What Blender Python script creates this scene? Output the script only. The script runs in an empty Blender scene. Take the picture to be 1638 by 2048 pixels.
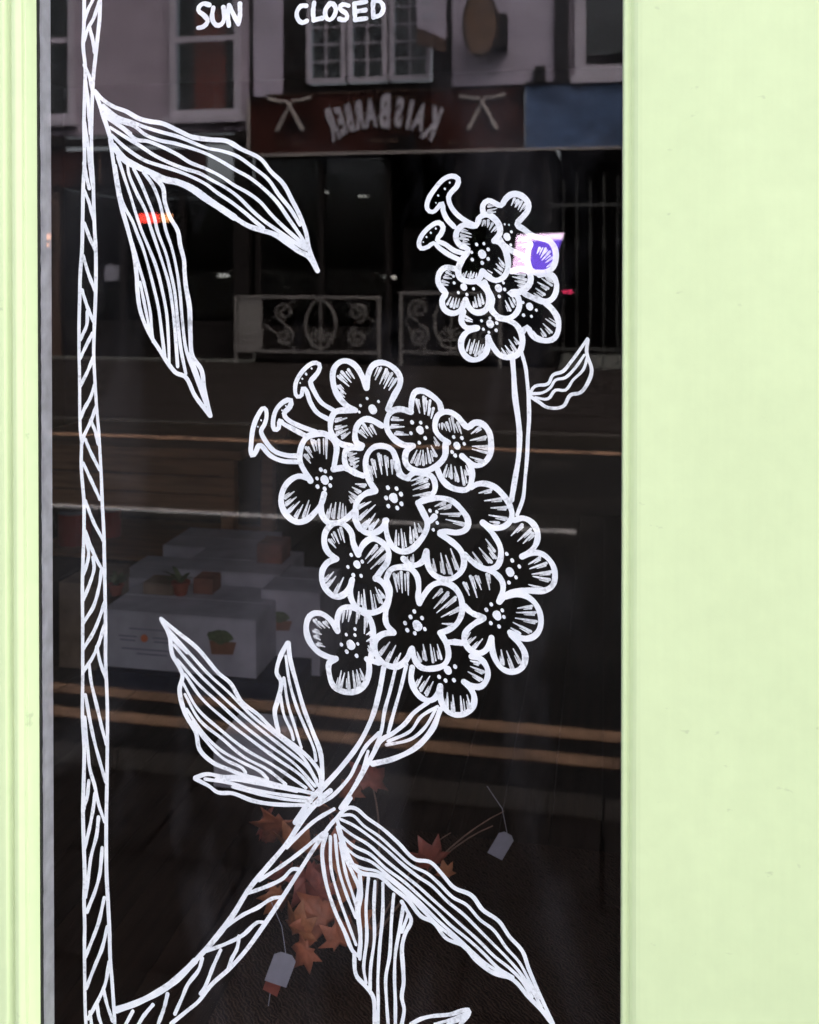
import bpy, bmesh, math, random, json
from mathutils import Vector, Matrix
random.seed(5)
S = bpy.context.scene
COL = S.collection
PI = math.pi

# ------------------------------------------------------------------ camera
cd = bpy.data.cameras.new('camera'); cam = bpy.data.objects.new('camera', cd); COL.objects.link(cam)
yaw, pitch, roll = 0.19373154697137057, 0.010995574287564275, 0.0
cam.matrix_world = (Matrix.Translation((0, -1.6, 1.55)) @ Matrix.Rotation(yaw, 4, 'Z')
                    @ Matrix.Rotation(PI/2 - pitch, 4, 'X') @ Matrix.Rotation(roll, 4, 'Z'))
cd.sensor_fit = 'VERTICAL'; cd.sensor_height = 36.0; cd.sensor_width = 28.8
cd.lens = 2000/2048*36; cd.shift_y = -(1024-552)/2048; cd.clip_start = .02; cd.clip_end = 1500
cd.dof.use_dof = True; cd.dof.focus_distance = 1.68; cd.dof.aperture_fstop = 4.8
S.camera = cam
S.render.resolution_x, S.render.resolution_y = 819, 1024

# ------------------------------------------------------------------ light
SUN_EL, SUN_AZ = math.radians(60), math.radians(48)
W = bpy.data.worlds.new('World'); S.world = W; W.use_nodes = True
nt = W.node_tree; bg = nt.nodes['Background']; sky = nt.nodes.new('ShaderNodeTexSky')
sky.sky_type = 'NISHITA'; sky.sun_disc = False; sky.sun_elevation = SUN_EL; sky.sun_rotation = SUN_AZ
sky.air_density = 0.7; sky.dust_density = 8.0; sky.ozone_density = 0.6
hs = nt.nodes.new('ShaderNodeHueSaturation'); hs.inputs['Saturation'].default_value = .4   # overcast: greyer than clear air
nt.links.new(sky.outputs[0], hs.inputs['Color']); nt.links.new(hs.outputs[0], bg.inputs[0]); bg.inputs[1].default_value = 0.15
ld = bpy.data.lights.new('sun', 'SUN'); ld.energy = 0.5; ld.angle = math.radians(30); ld.color = (1, .95, .9)
sun = bpy.data.objects.new('sun', ld); COL.objects.link(sun)
sdir = Vector((math.sin(SUN_AZ)*math.cos(SUN_EL), math.cos(SUN_AZ)*math.cos(SUN_EL), math.sin(SUN_EL)))
sun.rotation_euler = sdir.to_track_quat('Z', 'Y').to_euler(); sun.location = (2, 8, 14)
S.view_settings.view_transform = 'Standard'; S.view_settings.look = 'None'
S.view_settings.gamma = 1; S.view_settings.use_curve_mapping = False
S.view_settings.exposure = 3.25
S.cycles.max_bounces = 10; S.cycles.transparent_max_bounces = 24; S.cycles.glossy_bounces = 5
S.cycles.sample_clamp_indirect = 6; S.cycles.use_denoising = True

# ------------------------------------------------------------------ helpers
def tag(o, label=None, cat=None, group=None, kind=None):
    if label: o['label'] = label
    if cat: o['category'] = cat
    if group: o['group'] = group
    if kind: o['kind'] = kind
    return o
def empty(name, loc, label=None, cat=None, group=None):
    o = bpy.data.objects.new(name, None); COL.objects.link(o); o.location = loc; o.empty_display_size = .1
    return tag(o, label, cat, group)
def link(name, me, mat=None, parent=None, loc=None):
    o = bpy.data.objects.new(name, me); COL.objects.link(o)
    if mat is not None and not me.materials: me.materials.append(mat)
    if loc is not None: o.location = loc
    if parent is not None:
        o.parent = parent
        base = Vector((0, 0, 0)); p = parent
        while p is not None: base += p.location; p = p.parent
        o.location = Vector(o.location) - base          # all parents are unrotated when parts are linked
    return o
class MB:
    def __init__(s): s.bm = bmesh.new()
    def box(s, x0, x1, y0, y1, z0, z1):
        x0, x1 = sorted((x0, x1)); y0, y1 = sorted((y0, y1)); z0, z1 = sorted((z0, z1))
        v = [s.bm.verts.new(p) for p in ((x0,y0,z0),(x1,y0,z0),(x1,y1,z0),(x0,y1,z0),(x0,y0,z1),(x1,y0,z1),(x1,y1,z1),(x0,y1,z1))]
        for f in ((3,2,1,0),(4,5,6,7),(0,1,5,4),(1,2,6,5),(2,3,7,6),(3,0,4,7)): s.bm.faces.new([v[i] for i in f])
        return s
    def bevel(s, w, seg=2):
        bmesh.ops.bevel(s.bm, geom=s.bm.edges[:], offset=w, segments=seg, profile=.6, affect='EDGES'); return s
    def prism(s, pts, a, b, axis='y'):
        """closed outline pts (u,v) extruded along an axis"""
        def P(u, v, t): return {'y': (u, t, v), 'z': (u, v, t), 'x': (t, u, v)}[axis]
        A = [s.bm.verts.new(P(u, v, a)) for u, v in pts]; B = [s.bm.verts.new(P(u, v, b)) for u, v in pts]
        n = len(pts)
        s.bm.faces.new(A); s.bm.faces.new(B[::-1])
        for i in range(n): s.bm.faces.new((A[i], B[i], B[(i+1) % n], A[(i+1) % n]))
        return s
    def tube(s, pts, r, n=6, closed=False):
        pts = [Vector(p) for p in pts]; rings = []; m = len(pts)
        for i, p in enumerate(pts):
            a = pts[(i-1) % m] if (closed or i) else p; b = pts[(i+1) % m] if (closed or i < m-1) else p
            t = (b-a).normalized() if (b-a).length > 1e-9 else Vector((0,0,1))
            u = t.cross(Vector((0,1,0)));  u = u.normalized() if u.length > .05 else t.cross(Vector((1,0,0))).normalized()
            w = t.cross(u); rr = r if not callable(r) else r(i/max(1, m-1))
            rings.append([s.bm.verts.new(p + (u*math.cos(q) + w*math.sin(q))*rr) for q in [2*PI*k/n for k in range(n)]])
        for i in range(m if closed else m-1):
            A, B = rings[i], rings[(i+1) % m]
            for k in range(n): s.bm.faces.new((A[k], A[(k+1) % n], B[(k+1) % n], B[k]))
        if not closed: s.bm.faces.new(rings[0]); s.bm.faces.new(rings[-1][::-1])
        return s
    def mesh(s, name, smooth=False):
        bmesh.ops.recalc_face_normals(s.bm, faces=s.bm.faces[:])
        me = bpy.data.meshes.new(name); s.bm.to_mesh(me); s.bm.free()
        if smooth:
            for p in me.polygons: p.use_smooth = True
        return me
    def obj(s, name, mat, parent=None, smooth=False): return link(name, s.mesh(name, smooth), mat, parent)
def box(name, x0, x1, y0, y1, z0, z1, mat, parent=None, bev=0):
    m = MB().box(x0, x1, y0, y1, z0, z1)
    if bev: m.bevel(bev)
    return m.obj(name, mat, parent)

def mat(name, col, rough=.6, var=.12, scale=8, bump=0, bscale=60, dark=None, dscale=3, dlo=.55, dhi=.75, spec=.5, metal=0, stretch=None, emit=None, estr=1):
    """procedural Principled: base colour varied by noise, optional stains, optional fine relief"""
    m = bpy.data.materials.new(name); m.use_nodes = True; t = m.node_tree; N = t.nodes; L = t.links
    b = N['Principled BSDF']; b.inputs['Roughness'].default_value = rough; b.inputs['Metallic'].default_value = metal
    b.inputs['Specular IOR Level'].default_value = spec
    tc = N.new('ShaderNodeTexCoord'); mp = N.new('ShaderNodeMapping'); L.new(tc.outputs['Object'], mp.inputs[0])
    if stretch: mp.inputs['Scale'].default_value = stretch
    def noise(sc, det=5):
        n = N.new('ShaderNodeTexNoise'); n.inputs['Scale'].default_value = sc; n.inputs['Detail'].default_value = det
        L.new(mp.outputs[0], n.inputs['Vector']); return n
    def ramp(src, lo, hi, c0, c1):
        r = N.new('ShaderNodeValToRGB'); r.color_ramp.elements[0].position = lo; r.color_ramp.elements[1].position = hi
        r.color_ramp.elements[0].color = c0; r.color_ramp.elements[1].color = c1; L.new(src, r.inputs[0]); return r
    c0 = [max(0, c*(1-var)) for c in col]+[1]; c1 = [min(1, c*(1+var)) for c in col]+[1]
    out = ramp(noise(scale).outputs['Fac'], .3, .7, c0, c1).outputs[0]
    if dark:
        mk = ramp(noise(dscale, 8).outputs['Fac'], dlo, dhi, (0,0,0,1), (1,1,1,1))
        mx = N.new('ShaderNodeMix'); mx.data_type = 'RGBA'; L.new(mk.outputs[0], mx.inputs[0])
        L.new(out, mx.inputs[6]); mx.inputs[7].default_value = (*dark, 1); out = mx.outputs[2]
    L.new(out, b.inputs['Base Color'])
    if bump:
        bp = N.new('ShaderNodeBump'); bp.inputs['Strength'].default_value = bump; bp.inputs['Distance'].default_value = .01
        L.new(noise(bscale, 4).outputs['Fac'], bp.inputs['Height']); L.new(bp.outputs[0], b.inputs['Normal'])
    if emit:
        b.inputs['Emission Color'].default_value = (*emit, 1); b.inputs['Emission Strength'].default_value = estr
    return m
def glass_mat(name, ior, tint=(1, 1, 1), smudge=0):
    """thin clear pane: Fresnel mix of mirror reflection and straight transmission, alike on both faces"""
    m = bpy.data.materials.new(name); m.use_nodes = True; t = m.node_tree; N = t.nodes; L = t.links
    N.remove(N['Principled BSDF']); o = N['Material Output']
    g = N.new('ShaderNodeBsdfGlossy'); g.inputs['Roughness'].default_value = .0
    tr = N.new('ShaderNodeBsdfTransparent'); tr.inputs[0].default_value = (*tint, 1)
    fr = N.new('ShaderNodeFresnel'); ge = N.new('ShaderNodeNewGeometry')
    mr = N.new('ShaderNodeMapRange'); mr.inputs[3].default_value = ior; mr.inputs[4].default_value = 1/ior
    L.new(ge.outputs['Backfacing'], mr.inputs[0]); L.new(mr.outputs[0], fr.inputs['IOR'])
    mx = N.new('ShaderNodeMixShader'); L.new(fr.outputs[0], mx.inputs[0]); L.new(tr.outputs[0], mx.inputs[1]); L.new(g.outputs[0], mx.inputs[2])
    if smudge:      # thin film of dust and wiping marks on the glass
        tc = N.new('ShaderNodeTexCoord'); mp = N.new('ShaderNodeMapping'); mp.inputs['Scale'].default_value = (1, 1, .45); mp.inputs['Rotation'].default_value = (0, .5, 0)
        n = N.new('ShaderNodeTexNoise'); n.inputs['Scale'].default_value = 3.2; n.inputs['Detail'].default_value = 9; n.inputs['Roughness'].default_value = .62; n.inputs['Distortion'].default_value = .6
        L.new(tc.outputs['Object'], mp.inputs[0]); L.new(mp.outputs[0], n.inputs['Vector'])
        rp = N.new('ShaderNodeMapRange'); rp.inputs[1].default_value = .5; rp.inputs[2].default_value = .78; rp.inputs[4].default_value = smudge
        L.new(n.outputs['Fac'], rp.inputs[0]); df = N.new('ShaderNodeBsdfDiffuse'); df.inputs[0].default_value = (.75, .73, .8, 1)
        m2 = N.new('ShaderNodeMixShader'); L.new(rp.outputs[0], m2.inputs[0]); L.new(mx.outputs[0], m2.inputs[1]); L.new(df.outputs[0], m2.inputs[2]); mx = m2
    L.new(mx.outputs[0], o.inputs[0])
    return m
def paint_mat(name, thin):
    """opaque white marker paint, with thinner dry-brushed patches"""
    m = bpy.data.materials.new(name); m.use_nodes = True; t = m.node_tree; N = t.nodes; L = t.links
    b = N['Principled BSDF']; b.inputs['Roughness'].default_value = .7; b.inputs['Specular IOR Level'].default_value = .2
    tc = N.new('ShaderNodeTexCoord')
    n1 = N.new('ShaderNodeTexNoise'); n1.inputs['Scale'].default_value = 28; n1.inputs['Detail'].default_value = 6; L.new(tc.outputs['Object'], n1.inputs[0])
    r1 = N.new('ShaderNodeValToRGB'); r1.color_ramp.elements[0].position = .35; r1.color_ramp.elements[1].position = .65
    r1.color_ramp.elements[0].color = (.80, .835, .87, 1); r1.color_ramp.elements[1].color = (.94, .96, .97, 1)
    L.new(n1.outputs['Fac'], r1.inputs[0]); L.new(r1.outputs[0], b.inputs['Base Color'])
    n2 = N.new('ShaderNodeTexNoise'); n2.inputs['Scale'].default_value = 260 if thin else 190; n2.inputs['Detail'].default_value = 3; L.new(tc.outputs['Object'], n2.inputs[0])
    n3 = N.new('ShaderNodeTexNoise'); n3.inputs['Scale'].default_value = 30; n3.inputs['Detail'].default_value = 2; L.new(tc.outputs['Object'], n3.inputs[0])
    ad = N.new('ShaderNodeMath'); ad.operation = 'ADD'; L.new(n2.outputs['Fac'], ad.inputs[0]); L.new(n3.outputs['Fac'], ad.inputs[1])
    r2 = N.new('ShaderNodeValToRGB'); e = r2.color_ramp.elements
    e[0].position, e[1].position = ((.30, .62) if thin else (.30, .45)); e[0].color = (.45,)*3+(1,) if thin else (.62,)*3+(1,); e[1].color = (1,1,1,1)
    hv = N.new('ShaderNodeMath'); hv.operation = 'MULTIPLY'; hv.inputs[1].default_value = .5; L.new(ad.outputs[0], hv.inputs[0]); L.new(hv.outputs[0], r2.inputs[0])
    L.new(r2.outputs[0], b.inputs['Alpha'])
    return m

M = {}
M['green'] = mat('pale_green_paint', (.60, .71, .405), .5, .03, 3.5, .014, 120, dark=(.56, .68, .375), dscale=1.3, dlo=.5, dhi=.85, spec=.4)
def weather(m):      # long vertical brush marks and a few small scuffs on the painted joinery
    t = m.node_tree; N = t.nodes; L = t.links; b = N['Principled BSDF']; src = b.inputs['Base Color'].links[0].from_socket
    tc = N.new('ShaderNodeTexCoord')
    def chain(scale, sc, det, lo, hi, a, z):
        mp = N.new('ShaderNodeMapping'); mp.inputs['Scale'].default_value = scale; n = N.new('ShaderNodeTexNoise'); n.inputs['Scale'].default_value = sc; n.inputs['Detail'].default_value = det
        r = N.new('ShaderNodeMapRange'); r.inputs[1].default_value = lo; r.inputs[2].default_value = hi; r.inputs[3].default_value = a; r.inputs[4].default_value = z
        L.new(tc.outputs['Object'], mp.inputs[0]); L.new(mp.outputs[0], n.inputs['Vector']); L.new(n.outputs['Fac'], r.inputs[0]); return r.outputs[0]
    f1 = chain((30, 30, 1.1), 5, 4, .3, .7, .991, 1.005)
    f2 = chain((9, 9, 14), 3, 6, .70, .76, 1, .80)
    f3 = chain((1, 1, 1), 34, 5, .3, .7, .975, 1.015)
    for f in (f1, f2, f3):
        mx = N.new('ShaderNodeVectorMath'); mx.operation = 'SCALE'; L.new(src, mx.inputs[0]); L.new(f, mx.inputs['Scale']); src = mx.outputs[0]
    L.new(src, b.inputs['Base Color'])
weather(M['green'])
M['white'] = mat('white_joinery_paint', (.62, .61, .64), .55, .08, 14, .05, 80)
M['inner'] = mat('grey_undercoat', (.56, .55, .60), .6, .2, 30, .08, 90)
M['seal'] = mat('black_mastic', (.015, .016, .015), .6, .3, 60, .3, 150)
M['paint'] = paint_mat('white_window_paint', False)
M['thin'] = paint_mat('thin_white_window_paint', True)
M['glass'] = glass_mat('window_glass', 1.52, smudge=.016)
M['farglass'] = glass_mat('far_window_glass', 1.5, (.75, .78, .8))
M['asphalt'] = mat('asphalt', (.013, .012, .0115), .85, .3, 60, .5, 260, dark=(.024, .021, .019), dscale=1.2, spec=.05)
M['ground'] = mat('ground_earth', (.06, .058, .05), .9, .3, 3, spec=.05)
M['slab'] = mat('paving_slab', (.017, .0135, .012), .8, .35, 9, .3, 90, dark=(.008, .0065, .006), dscale=4, spec=.05)
M['bedding'] = mat('pavement_bedding', (.009, .008, .007), .9, .25, 20, spec=.05)
M['kerb'] = mat('granite_kerb', (.04, .034, .03), .75, .25, 40, .3, 120, spec=.05)
M['yellow'] = mat('worn_yellow_line', (.25, .145, .092), .7, .25, 20, .3, 200, dark=(.07, .045, .034), dscale=5, dlo=.42, dhi=.72, spec=.05)
M['roadwhite'] = mat('worn_white_line', (.22, .205, .20), .7, .25, 20, .2, 200, dark=(.05, .047, .045), dscale=3, dlo=.5, dhi=.62)
M['lilac'] = mat('lilac_grey_render', (.235, .19, .232), .85, .2, 3, .2, 50, dark=(.17, .135, .165), dscale=.8)
M['render'] = mat('off_white_render', (.27, .232, .29), .85, .16, 3, .2, 50, dark=(.20, .17, .215), dscale=.9)
M['joinery'] = mat('lilac_white_joinery', (.30, .265, .31), .6, .08, 8)
M['timber'] = mat('black_timber', (.012, .010, .0095), .6, .3, 12, spec=.05)
M['brownt'] = mat('brown_timber', (.06, .038, .03), .6, .3, 12, spec=.05)
M['void'] = mat('dark_room', (.012, .0105, .010), .9, .3, 2, spec=.05)
M['shade'] = mat('dark_blind', (.045, .036, .034), .8, .25, 4, spec=.05)
M['curtain'] = mat('rust_red_curtain', (.30, .045, .022), .8, .2, 10, stretch=(6, 6, .6))
M['signbrown'] = mat('dark_red_brown_board', (.032, .011, .009), .6, .35, 2, dark=(.006, .005, .005), dscale=1.1, dlo=.48, dhi=.6, spec=.05)
M['signtext'] = mat('pale_sign_lettering', (.29, .265, .30), .6, .12, 9)
M['signmark'] = mat('cream_sign_marks', (.25, .215, .20), .6, .15, 14)
M['blue'] = mat('weathered_blue_board', (.062, .092, .165), .7, .25, 6, dark=(.026, .036, .062), dscale=1.7, dlo=.5, dhi=.68, spec=.05)
M['oval'] = mat('brown_oval_board', (.075, .036, .018), .6, .3, 6, dark=(.05, .03, .02), dscale=2.5)
M['iron'] = mat('grey_painted_iron', (.125, .112, .105), .6, .2, 20)
M['darkiron'] = mat('black_iron', (.028, .027, .024), .6, .2, 20)
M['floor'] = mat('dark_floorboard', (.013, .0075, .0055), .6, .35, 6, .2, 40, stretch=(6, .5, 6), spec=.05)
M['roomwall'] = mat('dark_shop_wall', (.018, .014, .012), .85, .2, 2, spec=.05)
M['carton'] = mat('white_carton', (.42, .40, .45), .7, .18, 9, .05, 60)
M['print_brown'] = mat('terracotta_print', (.22, .10, .06), .7, .15, 30)
M['print_green'] = mat('leaf_green_print', (.10, .12, .06), .7, .3, 60)
M['print_orange'] = mat('orange_print', (.55, .14, .05), .7, .1, 30)
M['print_line'] = mat('grey_print', (.22, .21, .26), .7, .1, 30)
M['navy'] = mat('navy_pallet', (.03, .032, .05), .7, .2, 10, spec=.05)
M['wood'] = mat('brown_crate_wood', (.34, .17, .085), .6, .3, 5, .2, 30, stretch=(.7, 4, 8))
M['red'] = mat('red_tin', (.36, .04, .03), .5, .15, 8)
M['leafA'] = mat('rust_leaf', (.21, .058, .024), .6, .3, 40, .2, 90, dark=(.12, .03, .016), dscale=26)
M['leafB'] = mat('amber_leaf', (.22, .075, .028), .6, .3, 40, .2, 90, dark=(.15, .045, .02), dscale=30)
M['leafC'] = mat('crimson_leaf', (.15, .034, .022), .6, .3, 40, .2, 90, dark=(.14, .03, .02), dscale=26)
M['pot'] = mat('terracotta', (.26, .06, .035), .7, .2, 20)
M['twig'] = mat('brown_twig', (.12, .07, .05), .8, .3, 30)
M['card'] = mat('grey_card_tag', (.19, .183, .22), .7, .1, 40)
M['potgrey'] = mat('grey_zinc', (.055, .055, .065), .5, .2, 10)
M['brick'] = mat('dull_brick', (.22, .12, .09), .85, .25, 10, .3, 40)
M['lampglow'] = mat('lit_tube', (.8, .8, .75), .5, 0, emit=(1, .93, .82), estr=.9)
M['redglow'] = mat('lit_red_led', (.5, .05, .03), .5, 0, emit=(1, .05, .03), estr=4.5)
M['orangeglow'] = mat('lit_amber_led', (.6, .2, .05), .5, 0, emit=(1, .38, .12), estr=3.2)
M['warmglow'] = mat('lit_warm_bulb', (.7, .3, .15), .5, 0, emit=(1, .42, .2), estr=2.2)
M['pinkglow'] = mat('lit_pink_panel', (.7, .5, .7), .5, 0, emit=(1, .66, .98), estr=1.3)
M['paleglow'] = mat('lit_pale_pink_band', (.8, .7, .8), .5, 0, emit=(1, .7, 1), estr=1.7)
M['violetglow'] = mat('lit_violet_panel', (.2, .1, .6), .5, 0, emit=(.17, .08, 1), estr=.85)
M['hazeglow'] = mat('lit_magenta_dot', (.6, .05, .15), .5, 0, emit=(1, .03, .12), estr=.7)

# ------------------------------------------------------------------ setting: ground, road, pavements
RZ = -.12
gm = MB().box(-400, 400, -400, 400, -.9, -.6).obj('ground', M['ground']); tag(gm, kind='structure')
NK = 1.372 ; NY1 = 1.745 ; NY2 = 2.022
FKY = 7.484 ; CL = 4.709
NEAR = -(NK - .02)                      # street side of the near kerb
FAR = -(FKY + .15)
road = MB().box(-60, 60, FAR, NEAR, -.5, RZ).obj('road', M['asphalt']); tag(road, kind='structure')
def line(name, y0, y1, m, label, x0=-30, x1=30, group=None):
    o = MB().box(x0, x1, y0, y1, RZ+.001, RZ+.005).obj(name, m); return tag(o, label, 'road marking', group)
ya, yb, yc, yd = -1.752, -1.827, -1.941, -2.021
g = 'double yellow lines by the near kerb'
line('yellow_line', ya, yb, M['yellow'], 'worn yellow road line, the one of the near pair closest to the kerb', group=g)
line('yellow_line', yc, yd, M['yellow'], 'worn yellow road line, the near pair\'s line further from the kerb', group=g)
line('yellow_line', -FKY+.02, -FKY+.14, M['yellow'], 'single yellow road line along the far kerb')
line('white_line', -CL-.05, -CL+.05, M['roadwhite'], 'long thin white line along the middle of the road', -6.2, -.18)
def pavement(name, y0, y1, x0, x1, sx, sy):
    base = MB().box(-60, 60, y0, y1, -.55, -.035).obj(name, M['bedding']); tag(base, kind='structure')
    me = MB().box(0, sx-.012, 0, sy-.012, -.034, 0).bevel(.006).mesh('paving_slab')
    n = int((x1-x0)/sx); k = max(1, int((y1-y0)/sy)); r = random.Random(len(name))
    for j in range(k):
        for i in range(n):
            o = link('paving_slab', me, M['slab'], base, (x0+i*sx+(sx/2 if j % 2 else 0), y0+.006+j*(y1-y0-.01)/k, r.uniform(-.0035, .0015)))
            o.rotation_euler = (r.uniform(-.003, .003), r.uniform(-.003, .003), r.uniform(-.003, .003))
    return base
KB = NEAR + .13
near_p = pavement('pavement_near', KB, -.03, -3.6, 2.4, .6, (-.03-KB)/3.001)
far_p = pavement('pavement_far', -13.6, FAR-.13, -12, 4, 1.0, .9)
def kerb(name, y0, y1, x0, x1, label):
    e = empty(name, (0, (y0+y1)/2, 0), label, 'kerb')
    me = MB().box(0, .892, -(y1-y0)/2, (y1-y0)/2, -.5, .002).bevel(.012).mesh('kerb_stone')
    x = x0
    while x < x1: link('kerb_stone', me, M['kerb'], e, (x, (y0+y1)/2, random.uniform(-.004, .002))); x += .9
kerb('kerb', NEAR, KB, -5.4, 4.5, 'granite kerb along the pavement in front of the green shopfront')
kerb('kerb', FAR-.13, FAR, -14, 6, 'granite kerb along the wide pavement on the barber\'s side')

# ------------------------------------------------------------------ the green shopfront with its window
sf = empty('shopfront', (-.4, 0, 0), 'pale green painted wooden shopfront around the tall dark window', 'shopfront')
GX0, GX1 = -.983, .0252
def profile(name, pts, z0, z1):
    return MB().prism(pts, z0, z1, 'z').obj(name, M['green'], sf)
rb = lambda cx, cy, r, a0, a1, n=7: [(cx+r*math.cos(math.radians(a0+(a1-a0)*k/(n-1))), cy+r*math.sin(math.radians(a0+(a1-a0)*k/(n-1)))) for k in range(n)]
LX, SX, SY, RX = -0.9764, -0.9783, 0.0420, 0.0255      # inner edge of moulding, glazing stop, stop depth, right glass edge
def wave(x0, x1, y0, y1, dep, n=9):      # soft hollow (dep > 0) or swelling (dep < 0) between two points
    return [(x0+(x1-x0)*k/n, y0+(y1-y0)*k/n+dep*math.sin(PI*k/n)**1.5) for k in range(n+1)]
profile('frame_moulding', [(-1.30, .03), (-1.30, -.030), (-1.19, -.030), (-1.186, -.044), (LX-.075, -.0455), (LX-.045, -.0455)]
        + wave(LX-.041, LX-.0235, -.045, -.0445, .0085) + wave(LX-.0235, LX-.0095, -.0445, -.0385, -.0035)[1:]
        + [(LX-.0092, -.031), (LX-.0078, -.0305)] + wave(LX-.0072, LX-.0005, -.0315, -.008, -.0008)[1:]
        + [(LX-.0005, -.006), (LX-.0015, -.0012), (SX-.004, -.0006), (SX-.004, .03)], .0, 2.60)
pil = profile('pilaster', [(RX+.0005, .05), (RX+.0005, -.033), (RX+.0012, -.0365), (RX+.003, -.038), (RX+.0065, -.038), (RX+.0085, -.0365)]
        + wave(RX+.009, RX+.0155, -.0362, -.040, .0022, 7) + [(RX+.018, -.0425), (RX+.022, -.0445), (RX+.028, -.045), (.76, -.045), (.764, -.03), (.80, -.03), (.80, .05)], .0, 2.60)
# black mastic line with a ragged edge between moulding and glass
mb = MB(); r = random.Random(3); n = 150; rows = []
for i in range(n+1):
    z = .13 + (2.46-.13)*i/n
    a = LX-.0008; b = -0.9743 + r.uniform(-.0009, .0006)
    rows.append([mb.bm.verts.new(p) for p in ((a, -.006, z), (a+.0035+r.uniform(-.001, .0015), -.0065, z), (b, -.0008, z), (b, 0.0, z))])
for A, B in zip(rows, rows[1:]):
    for k in range(3): mb.bm.faces.new((A[k], A[k+1], B[k+1], B[k]))
mb.obj('mastic_seal', M['seal'], sf)
box('glazing_stop', LX-.06, SX, .0075, SY, .129, 2.46, M['inner'], sf, .0012)
box('glazing_stop', .0262, .06, .0505, .08, .129, 2.46, M['inner'], sf, .002)
box('stall_riser', -.986, .026, -.02, .045, 0.0, .10, M['green'], sf)
box('window_sill', -.986, .026, -.052, .048, .10, .128, M['green'], sf, .006)
box('top_rail', -.986, .026, -.04, .05, 2.46, 2.60, M['green'], sf, .004)
box('fascia_board', -4.5, 4.5, -.09, .05, 2.60, 3.15, M['green'], sf, .008)
box('panel', -4.5, -1.3, -.028, .05, 0, 2.6, M['green'], sf)
box('panel', .80, 4.5, -.028, .05, 0, 2.6, M['green'], sf)
box('upper_wall', -4.5, 4.5, 0, .25, 3.15, 7.6, M['brick'], sf)  # unseen upper storey, added to block sky light above the shop room
pane = MB().box(SX-.006, RX+.002, 0, .006, .1285, 2.4595).obj('glass_pane', M['glass'], sf)

# room behind the window
def struct(name, *a): return tag(box(name, *a), kind='structure')
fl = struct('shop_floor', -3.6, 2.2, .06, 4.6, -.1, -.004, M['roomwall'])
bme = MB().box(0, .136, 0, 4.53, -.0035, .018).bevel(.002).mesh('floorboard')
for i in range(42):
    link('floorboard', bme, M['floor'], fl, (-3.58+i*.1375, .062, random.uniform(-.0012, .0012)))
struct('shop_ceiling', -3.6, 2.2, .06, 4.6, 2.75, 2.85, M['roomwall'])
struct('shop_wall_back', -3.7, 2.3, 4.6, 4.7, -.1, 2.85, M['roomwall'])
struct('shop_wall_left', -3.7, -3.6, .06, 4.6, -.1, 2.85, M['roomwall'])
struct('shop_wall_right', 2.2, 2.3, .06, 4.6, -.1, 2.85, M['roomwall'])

# ------------------------------------------------------------------ buildings across the street
FY = -13.9
def frame_window(parent, x0, x1, z0, z1, cols, rows, fw=.07, mw=.025, mat_f='joinery', pane_m='shade', y=FY, curtain=None, sill=True):
    w = MB()
    w.box(x0, x0+fw, y, y+.07, z0, z1).box(x1-fw, x1, y, y+.07, z0, z1).box(x0+fw, x1-fw, y, y+.068, z1-fw, z1).box(x0+fw, x1-fw, y, y+.068, z0, z0+fw)
    o = w.obj('window', M[mat_f], parent); o.data.name = 'window'
    ix0, ix1, iz0, iz1 = x0+fw, x1-fw, z0+fw, z1-fw
    for i in range(1, cols):
        xx = ix0+(ix1-ix0)*i/cols; link('glazing_bar', MB().box(xx-mw/2, xx+mw/2, y+.02, y+.055, iz0, iz1).mesh('glazing_bar'), M[mat_f], o)
    for j in range(1, rows):
        zz = iz0+(iz1-iz0)*j/rows; link('glazing_bar', MB().box(ix0, ix1, y+.018, y+.053, zz-mw/2, zz+mw/2).mesh('glazing_bar'), M[mat_f], o)
    link('pane', MB().box(ix0-.003, ix1+.003, y+.008, y+.014, iz0-.003, iz1+.003).mesh('pane'), M['farglass'], o)
    link('blind', MB().box(ix0-.01, ix1+.01, y-.12, y-.10, iz0-.01, iz1+.01).mesh('blind'), M[pane_m], o)
    if curtain:
        a, b, c, d = curtain; mb = MB(); n = 24; vs = []
        for i in range(n+1):
            xx = a+(b-a)*i/n; vs.append((mb.bm.verts.new((xx, y-.05+.018*math.sin(i*1.9), c)), mb.bm.verts.new((xx, y-.05+.018*math.sin(i*1.9), d))))
        for A, B in zip(vs, vs[1:]): mb.bm.faces.new((A[0], B[0], B[1], A[1]))
        link('curtain', mb.mesh('curtain'), M['curtain'], o)
    if sill: link('sill', MB().box(x0-.06, x1+.06, y-.01, y+.16, z0-.13, z0-.003).bevel(.01).mesh('sill'), M[mat_f], o)
    return o
def wall_holes(name, x0, x1, z0, z1, holes, m, parent, y=FY, th=.25):
    """wall slab built from blocks around rectangular openings sorted by x"""
    mb = MB(); x = x0
    for (a, b, c, d) in sorted(holes):
        if a > x: mb.box(x, a, y-th, y, z0, z1)
        if c > z0: mb.box(a, b, y-th, y, z0, c)
        if d < z1: mb.box(a, b, y-th, y, d, z1)
        x = b
    if x < x1: mb.box(x, x1, y-th, y, z0, z1)
    bmesh.ops.remove_doubles(mb.bm, verts=mb.bm.verts[:], dist=.0001)
    return mb.obj(name, m, parent)
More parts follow.
